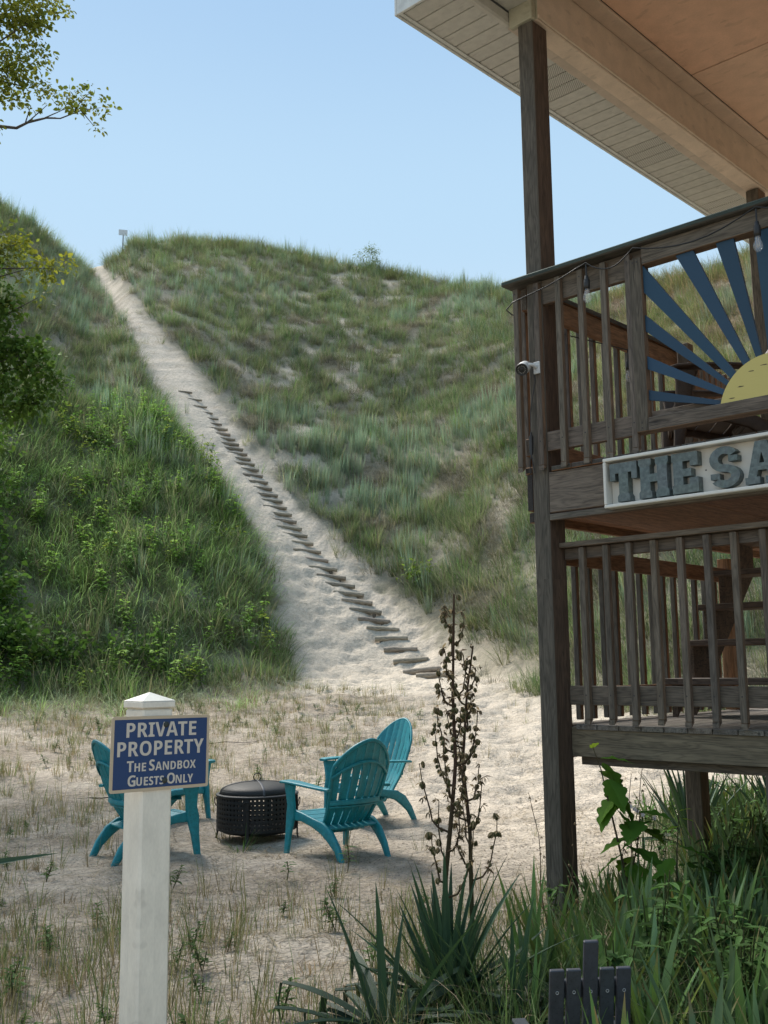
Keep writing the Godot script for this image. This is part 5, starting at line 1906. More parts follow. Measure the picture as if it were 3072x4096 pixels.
func build_trees() -> void:
	var bark := col(0.085, 0.075, 0.06)
	var sprays := [sprig(11, 0.15, 0.075, col(0.145, 0.17, 0.03), 0.58), sprig(11, 0.17, 0.07, col(0.17, 0.185, 0.035), 0.55), sprig(9, 0.14, 0.08, col(0.12, 0.155, 0.028), 0.6)]
	# the tall tree at the upper left
	var at := ground_at(-8.6, -14.6)
	var t := thing("elm_tree", "tall leafy tree at the upper left whose lowest branch reaches over the sky", "tree", at)
	var tk := MB.new()
	sweep(tk, [Vector3(0, -0.4, 0), Vector3(0.05, 2.5, 0), Vector3(-0.05, 5.5, 0.1), Vector3(0.2, 8.5, 0), Vector3(0.5, 11.5, -0.1), Vector3(0.9, 14.0, -0.2)], [0.24, 0.19, 0.16, 0.12, 0.08, 0.03], [0.24, 0.19, 0.16, 0.12, 0.08, 0.03], Vector3.RIGHT, 10, 1.0, bark)
	obj("trunk", tk, M.wood, t)
	var br := [[-6.4, 9.95, -15.0], [-5.83, 9.80, -15.0], [-5.58, 9.77, -15.0], [-5.41, 9.86, -15.0], [-5.13, 9.93, -15.0], [-4.91, 9.92, -15.0], [-4.59, 10.05, -15.0], [-4.3, 10.1, -15.02]]
	var lb := MB.new()
	var pts := [Vector3(0.1, 8.8, 0)]
	for q in br:
		pts.append(Vector3(q[0], q[1], q[2]) - at)
	sweep(lb, pts, [0.06, 0.032, 0.026, 0.023, 0.019, 0.015, 0.011, 0.008, 0.004], [0.06, 0.032, 0.026, 0.023, 0.019, 0.015, 0.011, 0.008, 0.004], Vector3.UP, 7, 1.0, bark)
	for q in [[[-5.45, 9.84, -15.0], [-5.38, 10.15, -15.02]], [[-5.42, 9.86, -15.0], [-5.1, 10.12, -14.95]], [[-5.4, 9.87, -15.0], [-5.0, 9.98, -15.08]], [[-5.15, 9.93, -15.0], [-4.75, 10.12, -15.0]], [[-4.6, 10.05, -15.0], [-4.4, 9.8, -15.0]], [[-4.7, 10.02, -15.0], [-4.45, 10.35, -15.0]]]:
		limb(lb, Vector3(q[0][0], q[0][1], q[0][2]) - at, Vector3(q[1][0], q[1][1], q[1][2]) - at, 0.011, 0.004, bark)
	for q in [[-5.7, 11.0, -15.0], [-5.4, 11.4, -14.8], [-5.8, 11.8, -15.2], [-6.5, 11.2, -14.4], [-5.5, 10.5, -15.1], [-8.0, 13.0, -13.2], [-10.0, 12.0, -14.5], [-9.5, 11.5, -16.5]]:
		limb(lb, Vector3(0.3, 8.8 + rf(0, 2), 0), Vector3(q[0], q[1], q[2]) - at, 0.045, 0.008, bark)
	obj("limb", lb, M.wood, t)
	var blobs := [[-6.13, 11.77, -15.0, 0.42], [-5.69, 11.6, -15.0, 0.36], [-5.42, 11.5, -15.0, 0.26], [-5.45, 11.85, -15.05, 0.3], [-5.74, 10.98, -15.0, 0.38], [-5.36, 10.89, -15.0, 0.23], [-5.2, 10.98, -14.95, 0.12], [-5.45, 10.53, -15.0, 0.27], [-5.72, 10.46, -15.0, 0.27], [-5.14, 10.42, -15.0, 0.14], [-5.0, 10.3, -15.0, 0.11], [-4.85, 10.22, -15.0, 0.12], [-4.71, 10.25, -15.0, 0.15], [-4.72, 10.0, -14.95, 0.12], [-4.5, 10.12, -15.0, 0.12], [-4.38, 10.2, -15.0, 0.15], [-4.34, 10.02, -15.0, 0.1], [-4.22, 10.07, -15.0, 0.08], [-4.39, 9.8, -15.0, 0.1], [-4.36, 10.4, -15.0, 0.06], [-5.62, 10.19, -15.0, 0.14], [-5.45, 10.12, -15.0, 0.09], [-5.85, 9.72, -15.0, 0.08], [-6.32, 11.14, -15.0, 0.5], [-6.36, 10.37, -15.0, 0.45], [-6.2, 12.4, -14.6, 0.6], [-5.6, 12.3, -15.4, 0.5], [-7.2, 12.4, -14.0, 1.0], [-8.6, 13.6, -14.6, 1.4], [-10.2, 12.0, -14.8, 1.3], [-9.4, 11.2, -16.2, 1.2], [-7.6, 10.9, -15.8, 0.9]]
	crown(t, blobs, sprays, 72.0, Color(1.35, 1.3, 1.2), at)
	# the lower tree; sunlight on its twig is painted into the leaf colour
	var at2 := ground_at(-8.0, -15.6)
	var t2 := thing("leafy_tree", "bushy dark tree at the left edge with one yellow-green twig, sunlight painted into its leaf colour", "tree", at2)
	var tk2 := MB.new()
	sweep(tk2, [Vector3(0, -0.4, 0), Vector3(0.1, 2.0, 0), Vector3(0.4, 4.5, 0.1), Vector3(0.9, 7.0, 0.3), Vector3(1.4, 8.6, 0.5)], [0.15, 0.12, 0.09, 0.06, 0.02], [0.15, 0.12, 0.09, 0.06, 0.02], Vector3.RIGHT, 9, 1.0, bark)
	obj("trunk", tk2, M.wood, t2)
	var lb2 := MB.new()
	for q in [[-4.9, 7.5, -15.0, 6.6], [-5.3, 7.55, -15.1, 6.4], [-5.5, 7.9, -15.0, 6.8], [-5.15, 7.05, -15.0, 5.6], [-5.0, 6.0, -15.0, 4.8], [-5.3, 6.1, -14.8, 4.6], [-5.3, 5.4, -15.1, 4.4], [-4.95, 5.4, -15.0, 4.5]]:
		limb(lb2, Vector3(0.85, q[3], 0.25), Vector3(q[0], q[1], q[2]) - at2, 0.026, 0.005, bark)
	obj("limb", lb2, M.wood, t2)
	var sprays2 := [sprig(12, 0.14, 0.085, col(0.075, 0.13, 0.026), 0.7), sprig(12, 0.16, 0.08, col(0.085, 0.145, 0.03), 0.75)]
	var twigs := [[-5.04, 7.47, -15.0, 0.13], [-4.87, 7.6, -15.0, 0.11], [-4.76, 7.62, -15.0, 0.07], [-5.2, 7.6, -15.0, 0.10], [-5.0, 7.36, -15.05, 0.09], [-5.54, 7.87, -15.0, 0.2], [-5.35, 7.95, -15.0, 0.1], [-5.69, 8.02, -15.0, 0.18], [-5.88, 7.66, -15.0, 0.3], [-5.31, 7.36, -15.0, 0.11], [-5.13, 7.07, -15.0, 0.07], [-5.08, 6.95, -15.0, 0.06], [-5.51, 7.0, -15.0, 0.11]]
	var young := [sprig(11, 0.15, 0.078, col(0.26, 0.275, 0.035), 0.56), sprig(11, 0.16, 0.072, col(0.20, 0.235, 0.035), 0.56)]  # yellower than the other sprays: sunshine put into the leaf colour
	crown(t2, twigs.slice(0, 7), young, 120.0, Color(1.0, 1.0, 1.0), at2, "painted_sun_twig")
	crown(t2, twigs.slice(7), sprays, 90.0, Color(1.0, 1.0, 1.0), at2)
	var dense := [[-5.68, 7.07, -15.0, 0.24], [-5.7, 6.6, -15.0, 0.28], [-5.54, 6.21, -15.0, 0.42], [-5.26, 6.06, -15.0, 0.34], [-5.02, 5.92, -15.0, 0.24], [-4.9, 5.67, -15.0, 0.17], [-5.52, 5.5, -15.0, 0.4], [-5.22, 5.45, -15.0, 0.26], [-4.9, 5.36, -15.0, 0.08], [-5.94, 5.93, -15.0, 0.5], [-6.4, 6.6, -15.2, 0.6], [-6.6, 7.6, -15.4, 0.6], [-6.8, 5.4, -15.6, 0.7], [-6.0, 4.9, -15.3, 0.4]]
	crown(t2, dense, sprays2, 74.0, Color(1.1, 1.15, 1.05), at2)
	# shrubs along the left edge of the bank
	var sprays3 := [sprig(14, 0.3, 0.12, col(0.07, 0.13, 0.028), 0.7), sprig(14, 0.34, 0.115, col(0.08, 0.145, 0.03), 0.75)]
	var places := [[-11.2, -26.5, 1.2, "dark leafy shrub high on the left bank, uppermost of the edge shrubs"], [-10.3, -24.6, 1.3, "dark leafy shrub on the left bank below the uppermost one"], [-9.5, -22.9, 1.25, "dark shrub halfway down the left bank at the edge"], [-8.6, -21.5, 1.15, "broad-leaved shrub low on the left bank"], [-7.7, -20.4, 0.85, "low leafy shrub at the foot of the left bank, left edge"], [-6.6, -21.6, 0.6, "small bright shrub at the foot of the left bank"], [-5.4, -22.4, 0.5, "small leafy shrub in the grass right of the bank's foot shrubs"]]
	for q in places:
		var p := ground_at(q[0], q[1])
		var s := thing("bank_shrub", q[3], "shrub", p, 0.0, "shrubs on the left bank")
		var sm := MB.new()
		var bl := []
		for k in 6:
			var o := Vector3(rf(-0.7, 0.7) * q[2], rf(0.35, 1.0) * q[2], rf(-0.6, 0.6) * q[2])
			limb(sm, Vector3(0, -0.2, 0), o, 0.03, 0.008, bark)
			bl.append([o.x, o.y, o.z, q[2] * rf(0.3, 0.5)])
		obj("stem", sm, M.wood, s)
		crown(s, bl, sprays3, 26.0, Color(0.95, 1.0, 0.9), Vector3.ZERO)
	# small bushes on the dune
	for q in [[-3.28, -60.3, 0.9, "round light green bush in the middle of the dune slope", col(0.12, 0.17, 0.05)], [-0.9, -69.5, 1.5, "small feathery young tree on the crest of the dune", col(0.14, 0.19, 0.06)], [1.0, -29.5, 0.55, "yellow-green weed beside the lower log steps", col(0.15, 0.22, 0.03)], [-4.7, -28.6, 0.8, "bright vine-covered bush at the middle of the left bank", col(0.11, 0.17, 0.025)]]:
		var s := thing("dune_bush", q[3], "bush", ground_at(q[0], q[1]), 0.0)
		var sm := MB.new()
		var bl := []
		for k in 5:
			var o := Vector3(rf(-0.45, 0.45) * q[2], rf(0.3, 1.0) * q[2], rf(-0.4, 0.4) * q[2])
			limb(sm, Vector3(0, -0.1, 0), o, 0.02, 0.006, bark)
			bl.append([o.x, o.y, o.z, q[2] * rf(0.22, 0.36)])
		obj("stem", sm, M.wood, s)
		crown(s, bl, [sprig(12, 0.26, 0.10, q[4], 0.5)], 34.0, Color(1, 1, 1), Vector3.ZERO)


# ---------------------------------------------------------------- grass and ground cover that nobody could count
func plant(p: Vector3, up: Vector3, size: float, tall := 1.0) -> Transform3D:
	var y := (Vector3.UP * 0.75 + up * 0.25).normalized()
	var x := Vector3(cos(rf(0, TAU)), 0, sin(rf(0, TAU)))
	x = (Vector3(cos(rf(0, TAU)), 0, sin(rf(0, TAU)))).slide(y).normalized()
	return Transform3D(Basis(x, y, x.cross(y)) * Basis.from_scale(Vector3(size, size * tall, size)), p)


func build_dune_grass() -> void:
	var base := col(0.20, 0.17, 0.095)
	var kinds := [
		tuft(34, 0.45, 0.95, 0.16, 0.33, 0.35, 0.011, base, col(0.15, 0.195, 0.075), 0.22, col(0.30, 0.25, 0.15)),
		tuft(30, 0.4, 0.8, 0.18, 0.38, 0.5, 0.011, base, col(0.165, 0.205, 0.085), 0.3, col(0.30, 0.25, 0.15)),
		tuft(26, 0.5, 0.9, 0.13, 0.14, 0.08, 0.013, col(0.19, 0.2, 0.13), col(0.21, 0.255, 0.175), 0.08),
		tuft(36, 0.35, 0.75, 0.2, 0.6, 0.9, 0.010, col(0.17, 0.145, 0.105), col(0.235, 0.205, 0.155), 0.3, col(0.15, 0.125, 0.10)),
		tuft(30, 0.35, 0.75, 0.2, 0.45, 0.5, 0.012, col(0.12, 0.13, 0.05), col(0.125, 0.205, 0.055), 0.08),
	]
	var sets := [[], [], [], [], []]
	var cols := [[], [], [], [], []]
	var z := -15.0
	while z > -80.0:
		var step := lerpf(0.18, 0.275, clampf((-z - 20.0) / 45.0, 0, 1))
		var reach := -z * 0.62 + 3.0
		var x := -reach
		while x < reach * 0.95:
			var px := x + rf(-0.5, 0.5) * step
			var pz := z + rf(-0.5, 0.5) * step
			x += step
			var th := rad_to_deg(atan2(px, -pz))
			if th < -30.0 or th > 29.0:
				continue
			var s := hill_share(px, pz)
			if s < -0.01 or s > 1.09:
				continue
			var ip := in_path(px, pz)
			var ragged := n_small.get_noise_2d(px * 0.6, pz * 0.6) * 0.7
			if ip > -0.18 + ragged * 0.6 + 0.35 * smoothstep(42.0, 55.0, -pz) - (0.35 if px > across(PATH_R, -pz) - 0.5 else 0.0):
				if ip > 0.75 or rng.randf() > 0.045:
					continue
			var left := px < across(PATH_L, -pz) + 0.3
			var gap := n_patch.get_noise_2d(px * 1.5, pz * 2.3)
			if not left and gap - 0.4 * smoothstep(1.0, 8.0, th) - 0.3 * smoothstep(0.5, 0.3, s) * smoothstep(-6.0, -1.0, th) > 0.2 + 0.15 * rng.randf() and rng.randf() < 0.8:
				continue
			if s < 0.05 and rng.randf() > 0.35 + s * 10.0:
				continue
			var clump := n_clump.get_noise_2d(px, pz)
			if rng.randf() > lerpf(1.1, 0.42 + 0.3 * smoothstep(0.0, 5.0, th), smoothstep(-0.85, -0.2, clump)):
				continue
			var area := n_patch2.get_noise_2d(px, pz)
			var fleck := n_patch.get_noise_2d(px * 1.7 + 90.0, pz * 1.7)
			var k := 0
			var dice := rng.randf()
			if fleck > 0.26:
				k = 3
			elif area > 0.2 and dice < 0.35:
				k = 2
			elif dice < 0.4:
				k = 0
			elif dice < 0.68:
				k = 1
			elif dice < 0.78:
				k = 3
			elif dice < 0.85:
				k = 2
			else:
				k = 4
			var size := rf(0.75, 1.15) * lerpf(1.2, 0.7, smoothstep(-0.9, -0.25, clump))
			if left and s < 0.4:
				size *= 1.1
				if k in [2, 3] and rng.randf() < 0.7:
					k = 4
			if s > 0.93:
				size *= 1.25
				if k == 3:
					k = 0
			var tone := 1.05 + 0.25 * area + rf(-0.18, 0.18) + 0.5 * n_undulate.get_noise_2d(px * 7.0, pz * 7.0)
			var painted_sun := 1.0 + 0.22 * smoothstep(9.0, 14.0, th) * smoothstep(0.3, 0.6, s)  # sunlight on the upper right slope, painted into the grass tint
			sets[k].append(plant(ground_at(px, pz), ground_normal(px, pz), size, rf(0.85, 1.2)))
			cols[k].append(Color(tone * (0.90 + 0.12 * fleck) * painted_sun, tone * 1.04, tone * (0.98 - 0.1 * fleck), 1))
		z -= step
	var called := ["dune_grass", "dune_grass", "pale_sagebrush", "dead_grass", "dune_grass"]
	var lab := ["tall green marram grass covering the dune", "loose green marram grass tufts on the dune", "pale blue-green upright spikes on the dune", "matted grey-brown dead grass on the dune", "bright green grass tufts on the dune"]
	for k in 5:
		var o := many(called[k], kinds[k], sets[k], cols[k])
		tag(o, lab[k], "grass")


func build_bank() -> void:
	# long arching grass and leafy weeds on the bank left of the path
	var arch := [
		tuft(26, 0.6, 1.15, 0.2, 0.5, 0.95, 0.013, col(0.15, 0.17, 0.07), col(0.20, 0.32, 0.10), 0.12, col(0.27, 0.25, 0.17), 4),
		tuft(22, 0.55, 1.05, 0.24, 0.65, 1.15, 0.012, col(0.16, 0.17, 0.09), col(0.22, 0.285, 0.16), 0.28, col(0.27, 0.25, 0.17), 4),
	]
	var weed := []
	for k in 3:
		var mb := MB.new()
		var tone: Color = [col(0.17, 0.29, 0.04), col(0.12, 0.23, 0.04), col(0.26, 0.34, 0.045)][k]
		for s in 4:
			var an := rf(0, TAU)
			var top := Vector3(cos(an) * rf(0.05, 0.28), rf(0.4, 0.85), sin(an) * rf(0.05, 0.28))
			sweep(mb, [Vector3.ZERO, top * Vector3(0.3, 0.5, 0.3), top], 0.004, 0.004, Vector3.RIGHT, 4, 1.0, col(0.09, 0.1, 0.04), false)
			for j in 13:
				var e := rf(0.25, 1.0)
				var a2 := j * 2.4
				leaf(mb, top * Vector3(e * e, e, e * e), Vector3(cos(a2), rf(-0.25, 0.3), sin(a2)), Vector3.UP, rf(0.07, 0.125), rf(0.05, 0.085), vary(tone, 0.25), rf(0.05, 0.3))
		weed.append(mb.done(M.leaf))
	var ga := [[], []]
	var gc := [[], []]
	var wa := [[], [], []]
	var wc := [[], [], []]
	var z := -17.5
	while z > -40.0:
		var x := -17.0
		while x < 1.5:
			x += 0.23
			var px := x + rf(-0.12, 0.12)
			var pz := z + rf(-0.12, 0.12)
			var th := rad_to_deg(atan2(px, -pz))
			if th < -29.0:
				continue
			var s := hill_share(px, pz)
			if s < -0.045 + n_small.get_noise_2d(px * 0.5, pz * 0.5) * 0.05 or s > 0.45:
				continue
			var off := across(PATH_L, maxf(-pz, 22.0)) - px
			if off < 0.05 + n_small.get_noise_2d(px, pz) * 0.35:
				continue
			var fade := 1.0 - smoothstep(0.2, 0.45, s)
			var leafy := n_patch.get_noise_2d(px * 1.3 + 40.0, pz * 1.3) + 0.02
			if rng.randf() > 0.5 * fade:
				continue
			var tone := 1.6 + n_patch2.get_noise_2d(px * 2.0, pz * 2.0) * 0.5 + rf(-0.15, 0.15)
			if leafy > -0.06 and rng.randf() < 0.55 and off > 0.5 and s > 0.0:
				var k := 0 if leafy < 0.22 else (2 if rng.randf() < 0.6 else 0)
				if rng.randf() < 0.45:
					k = 1
				wa[k].append(plant(ground_at(px, pz), ground_normal(px, pz), rf(0.7, 1.3)))
				wc[k].append(Color(tone * 0.76, tone * 0.76, tone * 0.8, 1))
			else:
				var k := 0 if rng.randf() < 0.55 + 0.3 * (1.0 if s > 0.08 else -1.0) else 1
				ga[k].append(plant(ground_at(px, pz), ground_normal(px, pz), rf(0.75, 1.2) * (0.7 if s < 0.02 else 1.0)))
				gc[k].append(Color(tone, tone, tone, 1))
		z -= 0.23
	tag(many("bank_grass", arch[0], ga[0], gc[0]), "long green arching grass on the bank left of the sand path", "grass")
	tag(many("bank_grass", arch[1], ga[1], gc[1]), "pale drooping grass along the foot of the left bank", "grass")
	tag(many("bank_weeds", weed[0], wa[0], wc[0]), "bright green leafy weeds and vines among the bank grass", "weeds")
	tag(many("bank_weeds", weed[1], wa[1], wc[1]), "dark leafy weeds among the bank grass", "weeds")
	tag(many("bank_weeds", weed[2], wa[2], wc[2]), "yellow-green leafy vines sprawling over the bank grass", "weeds")


func build_yard_cover() -> void:
	var thin := [
		tuft(13, 0.10, 0.34, 0.06, 0.28, 0.2, 0.0055, col(0.22, 0.19, 0.09), col(0.10, 0.17, 0.05), 0.25, col(0.32, 0.26, 0.15)),
		tuft(9, 0.12, 0.42, 0.05, 0.22, 0.15, 0.005, col(0.26, 0.2, 0.11), col(0.18, 0.19, 0.075), 0.45, col(0.32, 0.26, 0.15)),
		tuft(18, 0.06, 0.2, 0.07, 0.5, 0.4, 0.006, col(0.24, 0.17, 0.09), col(0.26, 0.21, 0.12), 0.6, col(0.27, 0.20, 0.11)),
	]
	var weed := MB.new()
	for s in 3:
		var top := Vector3(rf(-0.06, 0.06), rf(0.1, 0.24), rf(-0.06, 0.06))
		sweep(weed, [Vector3.ZERO, top * 0.5, top], 0.0025, 0.0025, Vector3.RIGHT, 4, 1.0, col(0.12, 0.13, 0.06), false)
		for j in 10:
			var a2 := j * 2.4
			leaf(weed, top * rf(0.3, 1.0), Vector3(cos(a2), rf(-0.1, 0.7), sin(a2)), Vector3.UP, rf(0.03, 0.065), rf(0.012, 0.024), vary(col(0.10, 0.17, 0.05), 0.25), 0.2)
	var weed_mesh := weed.done(M.leaf)
	var litter := MB.new()
	for k in 26:
		var p := Vector3(rng.randfn(0, 0.22), rf(0.004, 0.02), rng.randfn(0, 0.22))
		var an := rf(0, TAU)
		var d := Vector3(cos(an), rf(-0.06, 0.09), sin(an))
		var l := rf(0.05, 0.26)
		var c := vary(col(0.30, 0.25, 0.165) if rng.randf() < 0.7 else col(0.17, 0.135, 0.10), 0.3)
		var w := Vector3(-d.z, 0, d.x) * rf(0.0015, 0.004)
		litter.quad(p - w, p + w, p + d * l + w * 0.4 + Vector3(0, 0.01, 0), p + d * l - w * 0.4 + Vector3(0, 0.01, 0), Vector3(0, 1, 0), c)
	var litter_mesh := litter.done(M.grass)
	var crumb := MB.new()
	for k in 9:
		var p := Vector3(rng.randfn(0, 0.2), 0.004, rng.randfn(0, 0.2))
		var an := rf(0, TAU)
		leaf(crumb, p, Vector3(cos(an), rf(-0.1, 0.4), sin(an)), Vector3.UP, rf(0.012, 0.035), rf(0.008, 0.018), vary(col(0.08, 0.06, 0.045), 0.4), 0.3)
	var crumb_mesh := crumb.done(M.grass)
	var xs := [[], [], [], [], [], []]
	var cs := [[], [], [], [], [], []]
	for k in 18500:
		var d := 2.4 + 20.5 * pow(rng.randf(), 0.75)
		var x := rf(-0.62, 0.47) * d - 0.1
		var z := -d
		var s := hill_share(x, z)
		if s > 0.03:
			continue
		# bare trodden sand on the right and round the chairs, grass to the left and in front
		var bare := smoothstep(-1.4, 1.2, x + 0.10 * z + 1.7) * smoothstep(-5.5, -8.0, z)
		var sit := 1.0 - smoothstep(1.3, 2.4, Vector2(x + 1.0, z + 9.6).length())
		var patch := n_patch.get_noise_2d(x * 2.2, z * 2.2)
		var keep := (0.40 + patch * 1.3 + 0.35 * smoothstep(-8.0, -4.0, z) + 0.35 * smoothstep(-13.0, -18.0, z)) * (1.0 - 0.965 * bare) * (1.0 - 0.75 * sit)
		if x > 0.05 and z > -6.9 and z < -4.5:
			keep += 0.3
		if d < 6.3 and x < 0.3:
			keep += 0.42 + 0.3 * smoothstep(-0.1, -0.35, x / d)
		var up := ground_normal(x, z)
		var r := rng.randf()
		if rng.randf() < keep:
			if r < 0.30:
				xs[0].append(plant(ground_at(x, z), up, rf(0.6, 1.25)))
				cs[0].append(vary(Color(1, 1, 1), 0.25))
			elif r < 0.58:
				xs[1].append(plant(ground_at(x, z), up, rf(0.6, 1.25)))
				cs[1].append(vary(Color(1, 1, 1), 0.25))
			elif r < 0.74:
				xs[2].append(plant(ground_at(x, z), up, rf(0.6, 1.2)))
				cs[2].append(vary(Color(1, 1, 1), 0.25))
			elif r < 0.785 + (0.05 if d < 5.5 and x < -0.6 else 0.0):
				xs[3].append(plant(ground_at(x, z), up, rf(0.6, 1.2)))
				cs[3].append(vary(Color(1, 1, 1), 0.25))
			elif r < 0.92:
				xs[4].append(Transform3D(Basis(Vector3.UP, rf(0, TAU)) * Basis.from_scale(Vector3.ONE * rf(0.7, 1.2)), ground_at(x, z)))
				cs[4].append(vary(Color(1, 1, 1), 0.2))
		elif r < 0.10 + 0.14 * (1.0 - bare):
			xs[4].append(Transform3D(Basis(Vector3.UP, rf(0, TAU)) * Basis.from_scale(Vector3.ONE * rf(0.6, 1.0)), ground_at(x, z)))
			cs[4].append(vary(Color(1, 1, 1), 0.2))
		elif r < 0.30:
			xs[5].append(Transform3D(Basis(Vector3.UP, rf(0, TAU)) * Basis.from_scale(Vector3.ONE * rf(0.5, 1.0)), ground_at(x, z)))
			cs[5].append(vary(Color(1, 1, 1), 0.2))
	for k in 900:
		# crumbs that roll down the path
		var d := rf(22.5, 52.0)
		var x := lerpf(across(PATH_L, d), across(PATH_R, d), rng.randf())
		xs[5 if k % 5 > 0 else 4].append(Transform3D(Basis(Vector3.UP, rf(0, TAU)) * Basis.from_scale(Vector3.ONE * rf(0.5, 1.1)), ground_at(x, -d)))
		cs[5 if k % 5 > 0 else 4].append(vary(Color(1, 1, 1), 0.2))
	tag(many("yard_grass", thin[0], xs[0], cs[0]), "sparse thin green grass in the sand yard", "grass")
	tag(many("yard_grass", thin[1], xs[1], cs[1]), "thin half-dry grass stalks in the sand yard", "grass")
	tag(many("dry_stubble", thin[2], xs[2], cs[2]), "short brown grass stubble in the sand yard", "grass")
	tag(many("yard_weeds", weed_mesh, xs[3], cs[3]), "small green weeds in the sand yard", "weeds")
	tag(many("straw_litter", litter_mesh, xs[4], cs[4]), "dry straw and stalks lying on the sand", "straw")
	tag(many("leaf_crumbs", crumb_mesh, xs[5], cs[5]), "dark bits of bark and leaf on the sand", "debris")
	# a few fallen twigs
	for q in [[-0.35, -13.4, 1.3, 0.55, "long bare twig lying on the sand behind the chairs"], [-3.1, -12.2, 0.9, -0.3, "bare twig on the sand left of the chairs"], [-2.6, -16.5, 1.2, 0.2, "dark fallen branch near the foot of the left bank"]]:
		var tw := thing("fallen_twig", q[4], "twig", ground_at(q[0], q[1]), q[3])
		var mb := MB.new()
		var line := []
		for k in 8:
			var s := k / 7.0 - 0.5
			var w := Vector3(s * q[2], 0, 0.05 * sin(s * 8.0)).rotated(Vector3.UP, q[3])
			line.append(Vector3(s * q[2], height(q[0] + w.x, q[1] + w.z) - height(q[0], q[1]) + 0.015 + 0.02 * sin(s * 5.0 + 1.0), 0.05 * sin(s * 8.0)))
		sweep(mb, line, [0.009, 0.009, 0.008, 0.007, 0.006, 0.005, 0.004, 0.003], 0.006, Vector3.UP, 6, 1.0, col(0.11, 0.09, 0.07))
		obj("twig", mb, M.wood, tw)


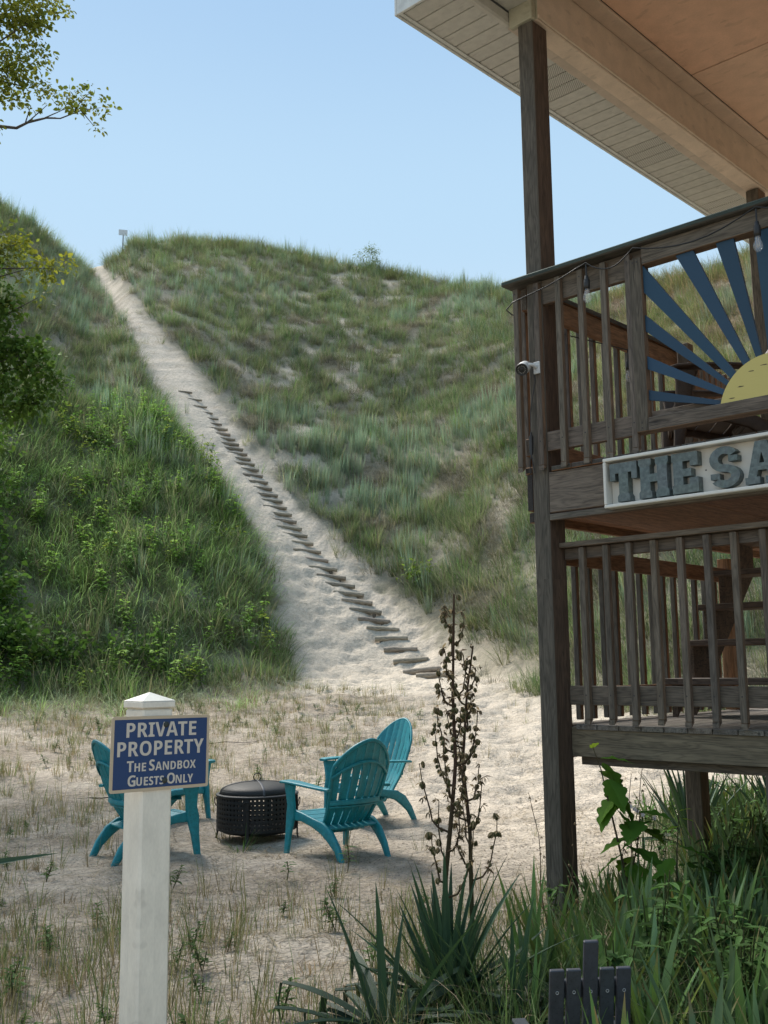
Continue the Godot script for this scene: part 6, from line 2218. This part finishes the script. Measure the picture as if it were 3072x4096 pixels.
func build_bed() -> void:
	# the overgrown bed under the porch: iris swords, long grass
	var iris := []
	for k in 3:
		var mb := MB.new()
		var c: Color = [col(0.105, 0.18, 0.05), col(0.17, 0.24, 0.045), col(0.12, 0.19, 0.085)][k]
		for j in 9:
			var an := j * 2.4
			var o := Vector3(cos(an), 0, sin(an))
			var len := rf(0.28, 0.62)
			var lean := rf(0.05, 0.45)
			var b := o * rf(0.0, 0.09)
			var side := Vector3(-o.z, 0, o.x)
			var yellow := rng.randf() < 0.12
			var segs := 5
			var start := mb.v.size()
			var w0 := rf(0.013, 0.023)
			for s in segs + 1:
				var e := float(s) / segs
				var p: Vector3 = b + (Vector3.UP * cos(lean) + o * sin(lean)) * len * e + (o * 0.4 - Vector3.UP * 0.3) * e * e * len * 0.28
				var nn := (o * cos(lean) - Vector3.UP * sin(lean)).normalized()
				var cc := vary(c, 0.04).lerp(col(0.20, 0.23, 0.05) if yellow else c * 1.15, e)
				if e > 0.93 and rng.randf() < 0.4:
					cc = col(0.28, 0.18, 0.08)
				var wd := w0 * (1.0 - pow(e, 3.0)) + 0.0005
				mb.vert(p - side * wd, (nn - side * 0.25).normalized(), Vector2.ZERO, cc)
				mb.vert(p + side * wd, (nn + side * 0.25).normalized(), Vector2.ZERO, cc)
			for s in segs:
				var a := start + s * 2
				mb.tri(a, a + 1, a + 2)
				mb.tri(a + 1, a + 3, a + 2)
		iris.append(mb.done(M.sword))
	var longg := [
		tuft(22, 0.35, 0.75, 0.1, 0.38, 0.6, 0.007, col(0.10, 0.115, 0.05), col(0.085, 0.14, 0.045), 0.2, col(0.30, 0.25, 0.17), 5),
		tuft(14, 0.4, 0.85, 0.1, 0.4, 0.7, 0.008, col(0.12, 0.12, 0.06), col(0.12, 0.165, 0.085), 0.35, col(0.31, 0.26, 0.18), 5),
	]
	var herb := MB.new()
	for s in 4:
		var an := rf(0, TAU)
		var top := Vector3(cos(an) * rf(0.03, 0.16), rf(0.3, 0.62), sin(an) * rf(0.03, 0.16))
		sweep(herb, [Vector3.ZERO, top * Vector3(0.3, 0.5, 0.3), top], 0.003, 0.003, Vector3.RIGHT, 4, 1.0, col(0.09, 0.1, 0.04), false)
		for j in 12:
			var e := rf(0.25, 1.0)
			var a2 := j * 2.4
			leaf(herb, top * Vector3(e * e, e, e * e), Vector3(cos(a2), rf(-0.3, 0.4), sin(a2)), Vector3.UP, rf(0.05, 0.11), rf(0.022, 0.05), vary(col(0.075, 0.15, 0.04), 0.35), rf(0.05, 0.35))
	var herb_mesh := herb.done(M.leaf)
	var xs := [[], [], [], [], [], []]
	var cs := [[], [], [], [], [], []]
	for k in 5600:
		var x := rf(0.0, 4.4)
		var z := rf(-10.2, -2.2)
		var d := -z
		# the bed's edge runs from the foreground to the porch corner and on behind it
		var edge := 0.5 if d < 4.6 else lerpf(0.60, 0.98, clampf((d - 4.6) / 1.6, 0, 1))
		if d > 6.3:
			edge = lerpf(1.25, 2.35, clampf((d - 6.3) / 2.2, 0, 1))
		if d < 3.4:
			edge = 0.2
		if d > 3.6 and d < 5.4:
			edge = lerpf(0.02, edge, smoothstep(4.9, 5.4, d))
		var inside := x - edge
		if inside < -0.05 + rf(-0.3, 0.1):
			continue
		if Vector2(x - 0.735, z + 3.80).length() < 0.27:
			continue
		if d < 3.1 and x < 0.9 * d * 0.4:
			continue
		var deep := smoothstep(0.0, 0.5, inside)
		var r := rng.randf()
		var size := rf(0.7, 1.1) * lerpf(0.6, 1.0, deep)
		var q := 3
		if r > 0.82 and r < 0.895 and x > 0.85:
			q = 5
		elif r < 0.38 * deep and n_patch.get_noise_2d(x * 3.0, z * 3.0) > -0.25:
			q = 0 if r < 0.18 else (1 if r < 0.22 else 2)
		elif r < 0.66:
			q = 3
		elif r < 0.82:
			q = 4
		else:
			continue
		if q < 3 and x < 0.52:
			q = 3
		if rng.randf() > 0.56:
			continue
		xs[q].append(plant(ground_at(x, z), Vector3.UP, size))
		cs[q].append(vary(Color(1, 1, 1), 0.38))
	tag(many("iris_leaves", iris[0], xs[0], cs[0]), "broad sword-shaped iris leaves crowding the bed under the porch", "iris")
	tag(many("iris_leaves", iris[1], xs[1], cs[1]), "yellow-green iris leaves scattered in the bed", "iris")
	tag(many("iris_leaves", iris[2], xs[2], cs[2]), "blue-green iris leaves in the bed", "iris")
	tag(many("bed_weeds", herb_mesh, xs[5], cs[5]), "leafy green weeds between the iris leaves under the porch", "weeds")
	tag(many("bed_grass", longg[0], xs[3], cs[3]), "long green grass in the bed under the porch", "grass")
	tag(many("bed_grass", longg[1], xs[4], cs[4]), "long pale drooping grass in the bed under the porch", "grass")


func build_small_weeds() -> void:
	for q in [[-0.30, -8.02, 0.20, "small green seedling by the front chair's rear leg"], [-0.72, -7.72, 0.13, "tiny green seedling on the sand before the fire pit"], [-1.22, -9.05, 0.0, "fresh green grass tuft in front of the fire pit"]]:
		var t := thing("small_weed", q[3], "weed", ground_at(q[0], q[1]))
		var mb := MB.new()
		if q[2] == 0.0:
			var m := tuft(34, 0.12, 0.32, 0.07, 0.6, 0.4, 0.008, col(0.09, 0.14, 0.04), col(0.08, 0.17, 0.035), 0.05)
			obj("blades", m, null, t)
			continue
		sweep(mb, [Vector3.ZERO, Vector3(0.01, q[2] * 0.5, 0), Vector3(0, q[2], 0)], 0.004, 0.004, Vector3.RIGHT, 5, 1.0, col(0.12, 0.12, 0.05))
		for j in 9:
			var a2 := j * 2.4
			leaf(mb, Vector3(0, q[2] * (0.4 + 0.065 * j), 0), Vector3(cos(a2), 0.25, sin(a2)), Vector3.UP, rf(0.05, 0.09), rf(0.016, 0.026), vary(col(0.08, 0.16, 0.05), 0.2), 0.25)
		obj("leaves", mb, M.leaf, t)
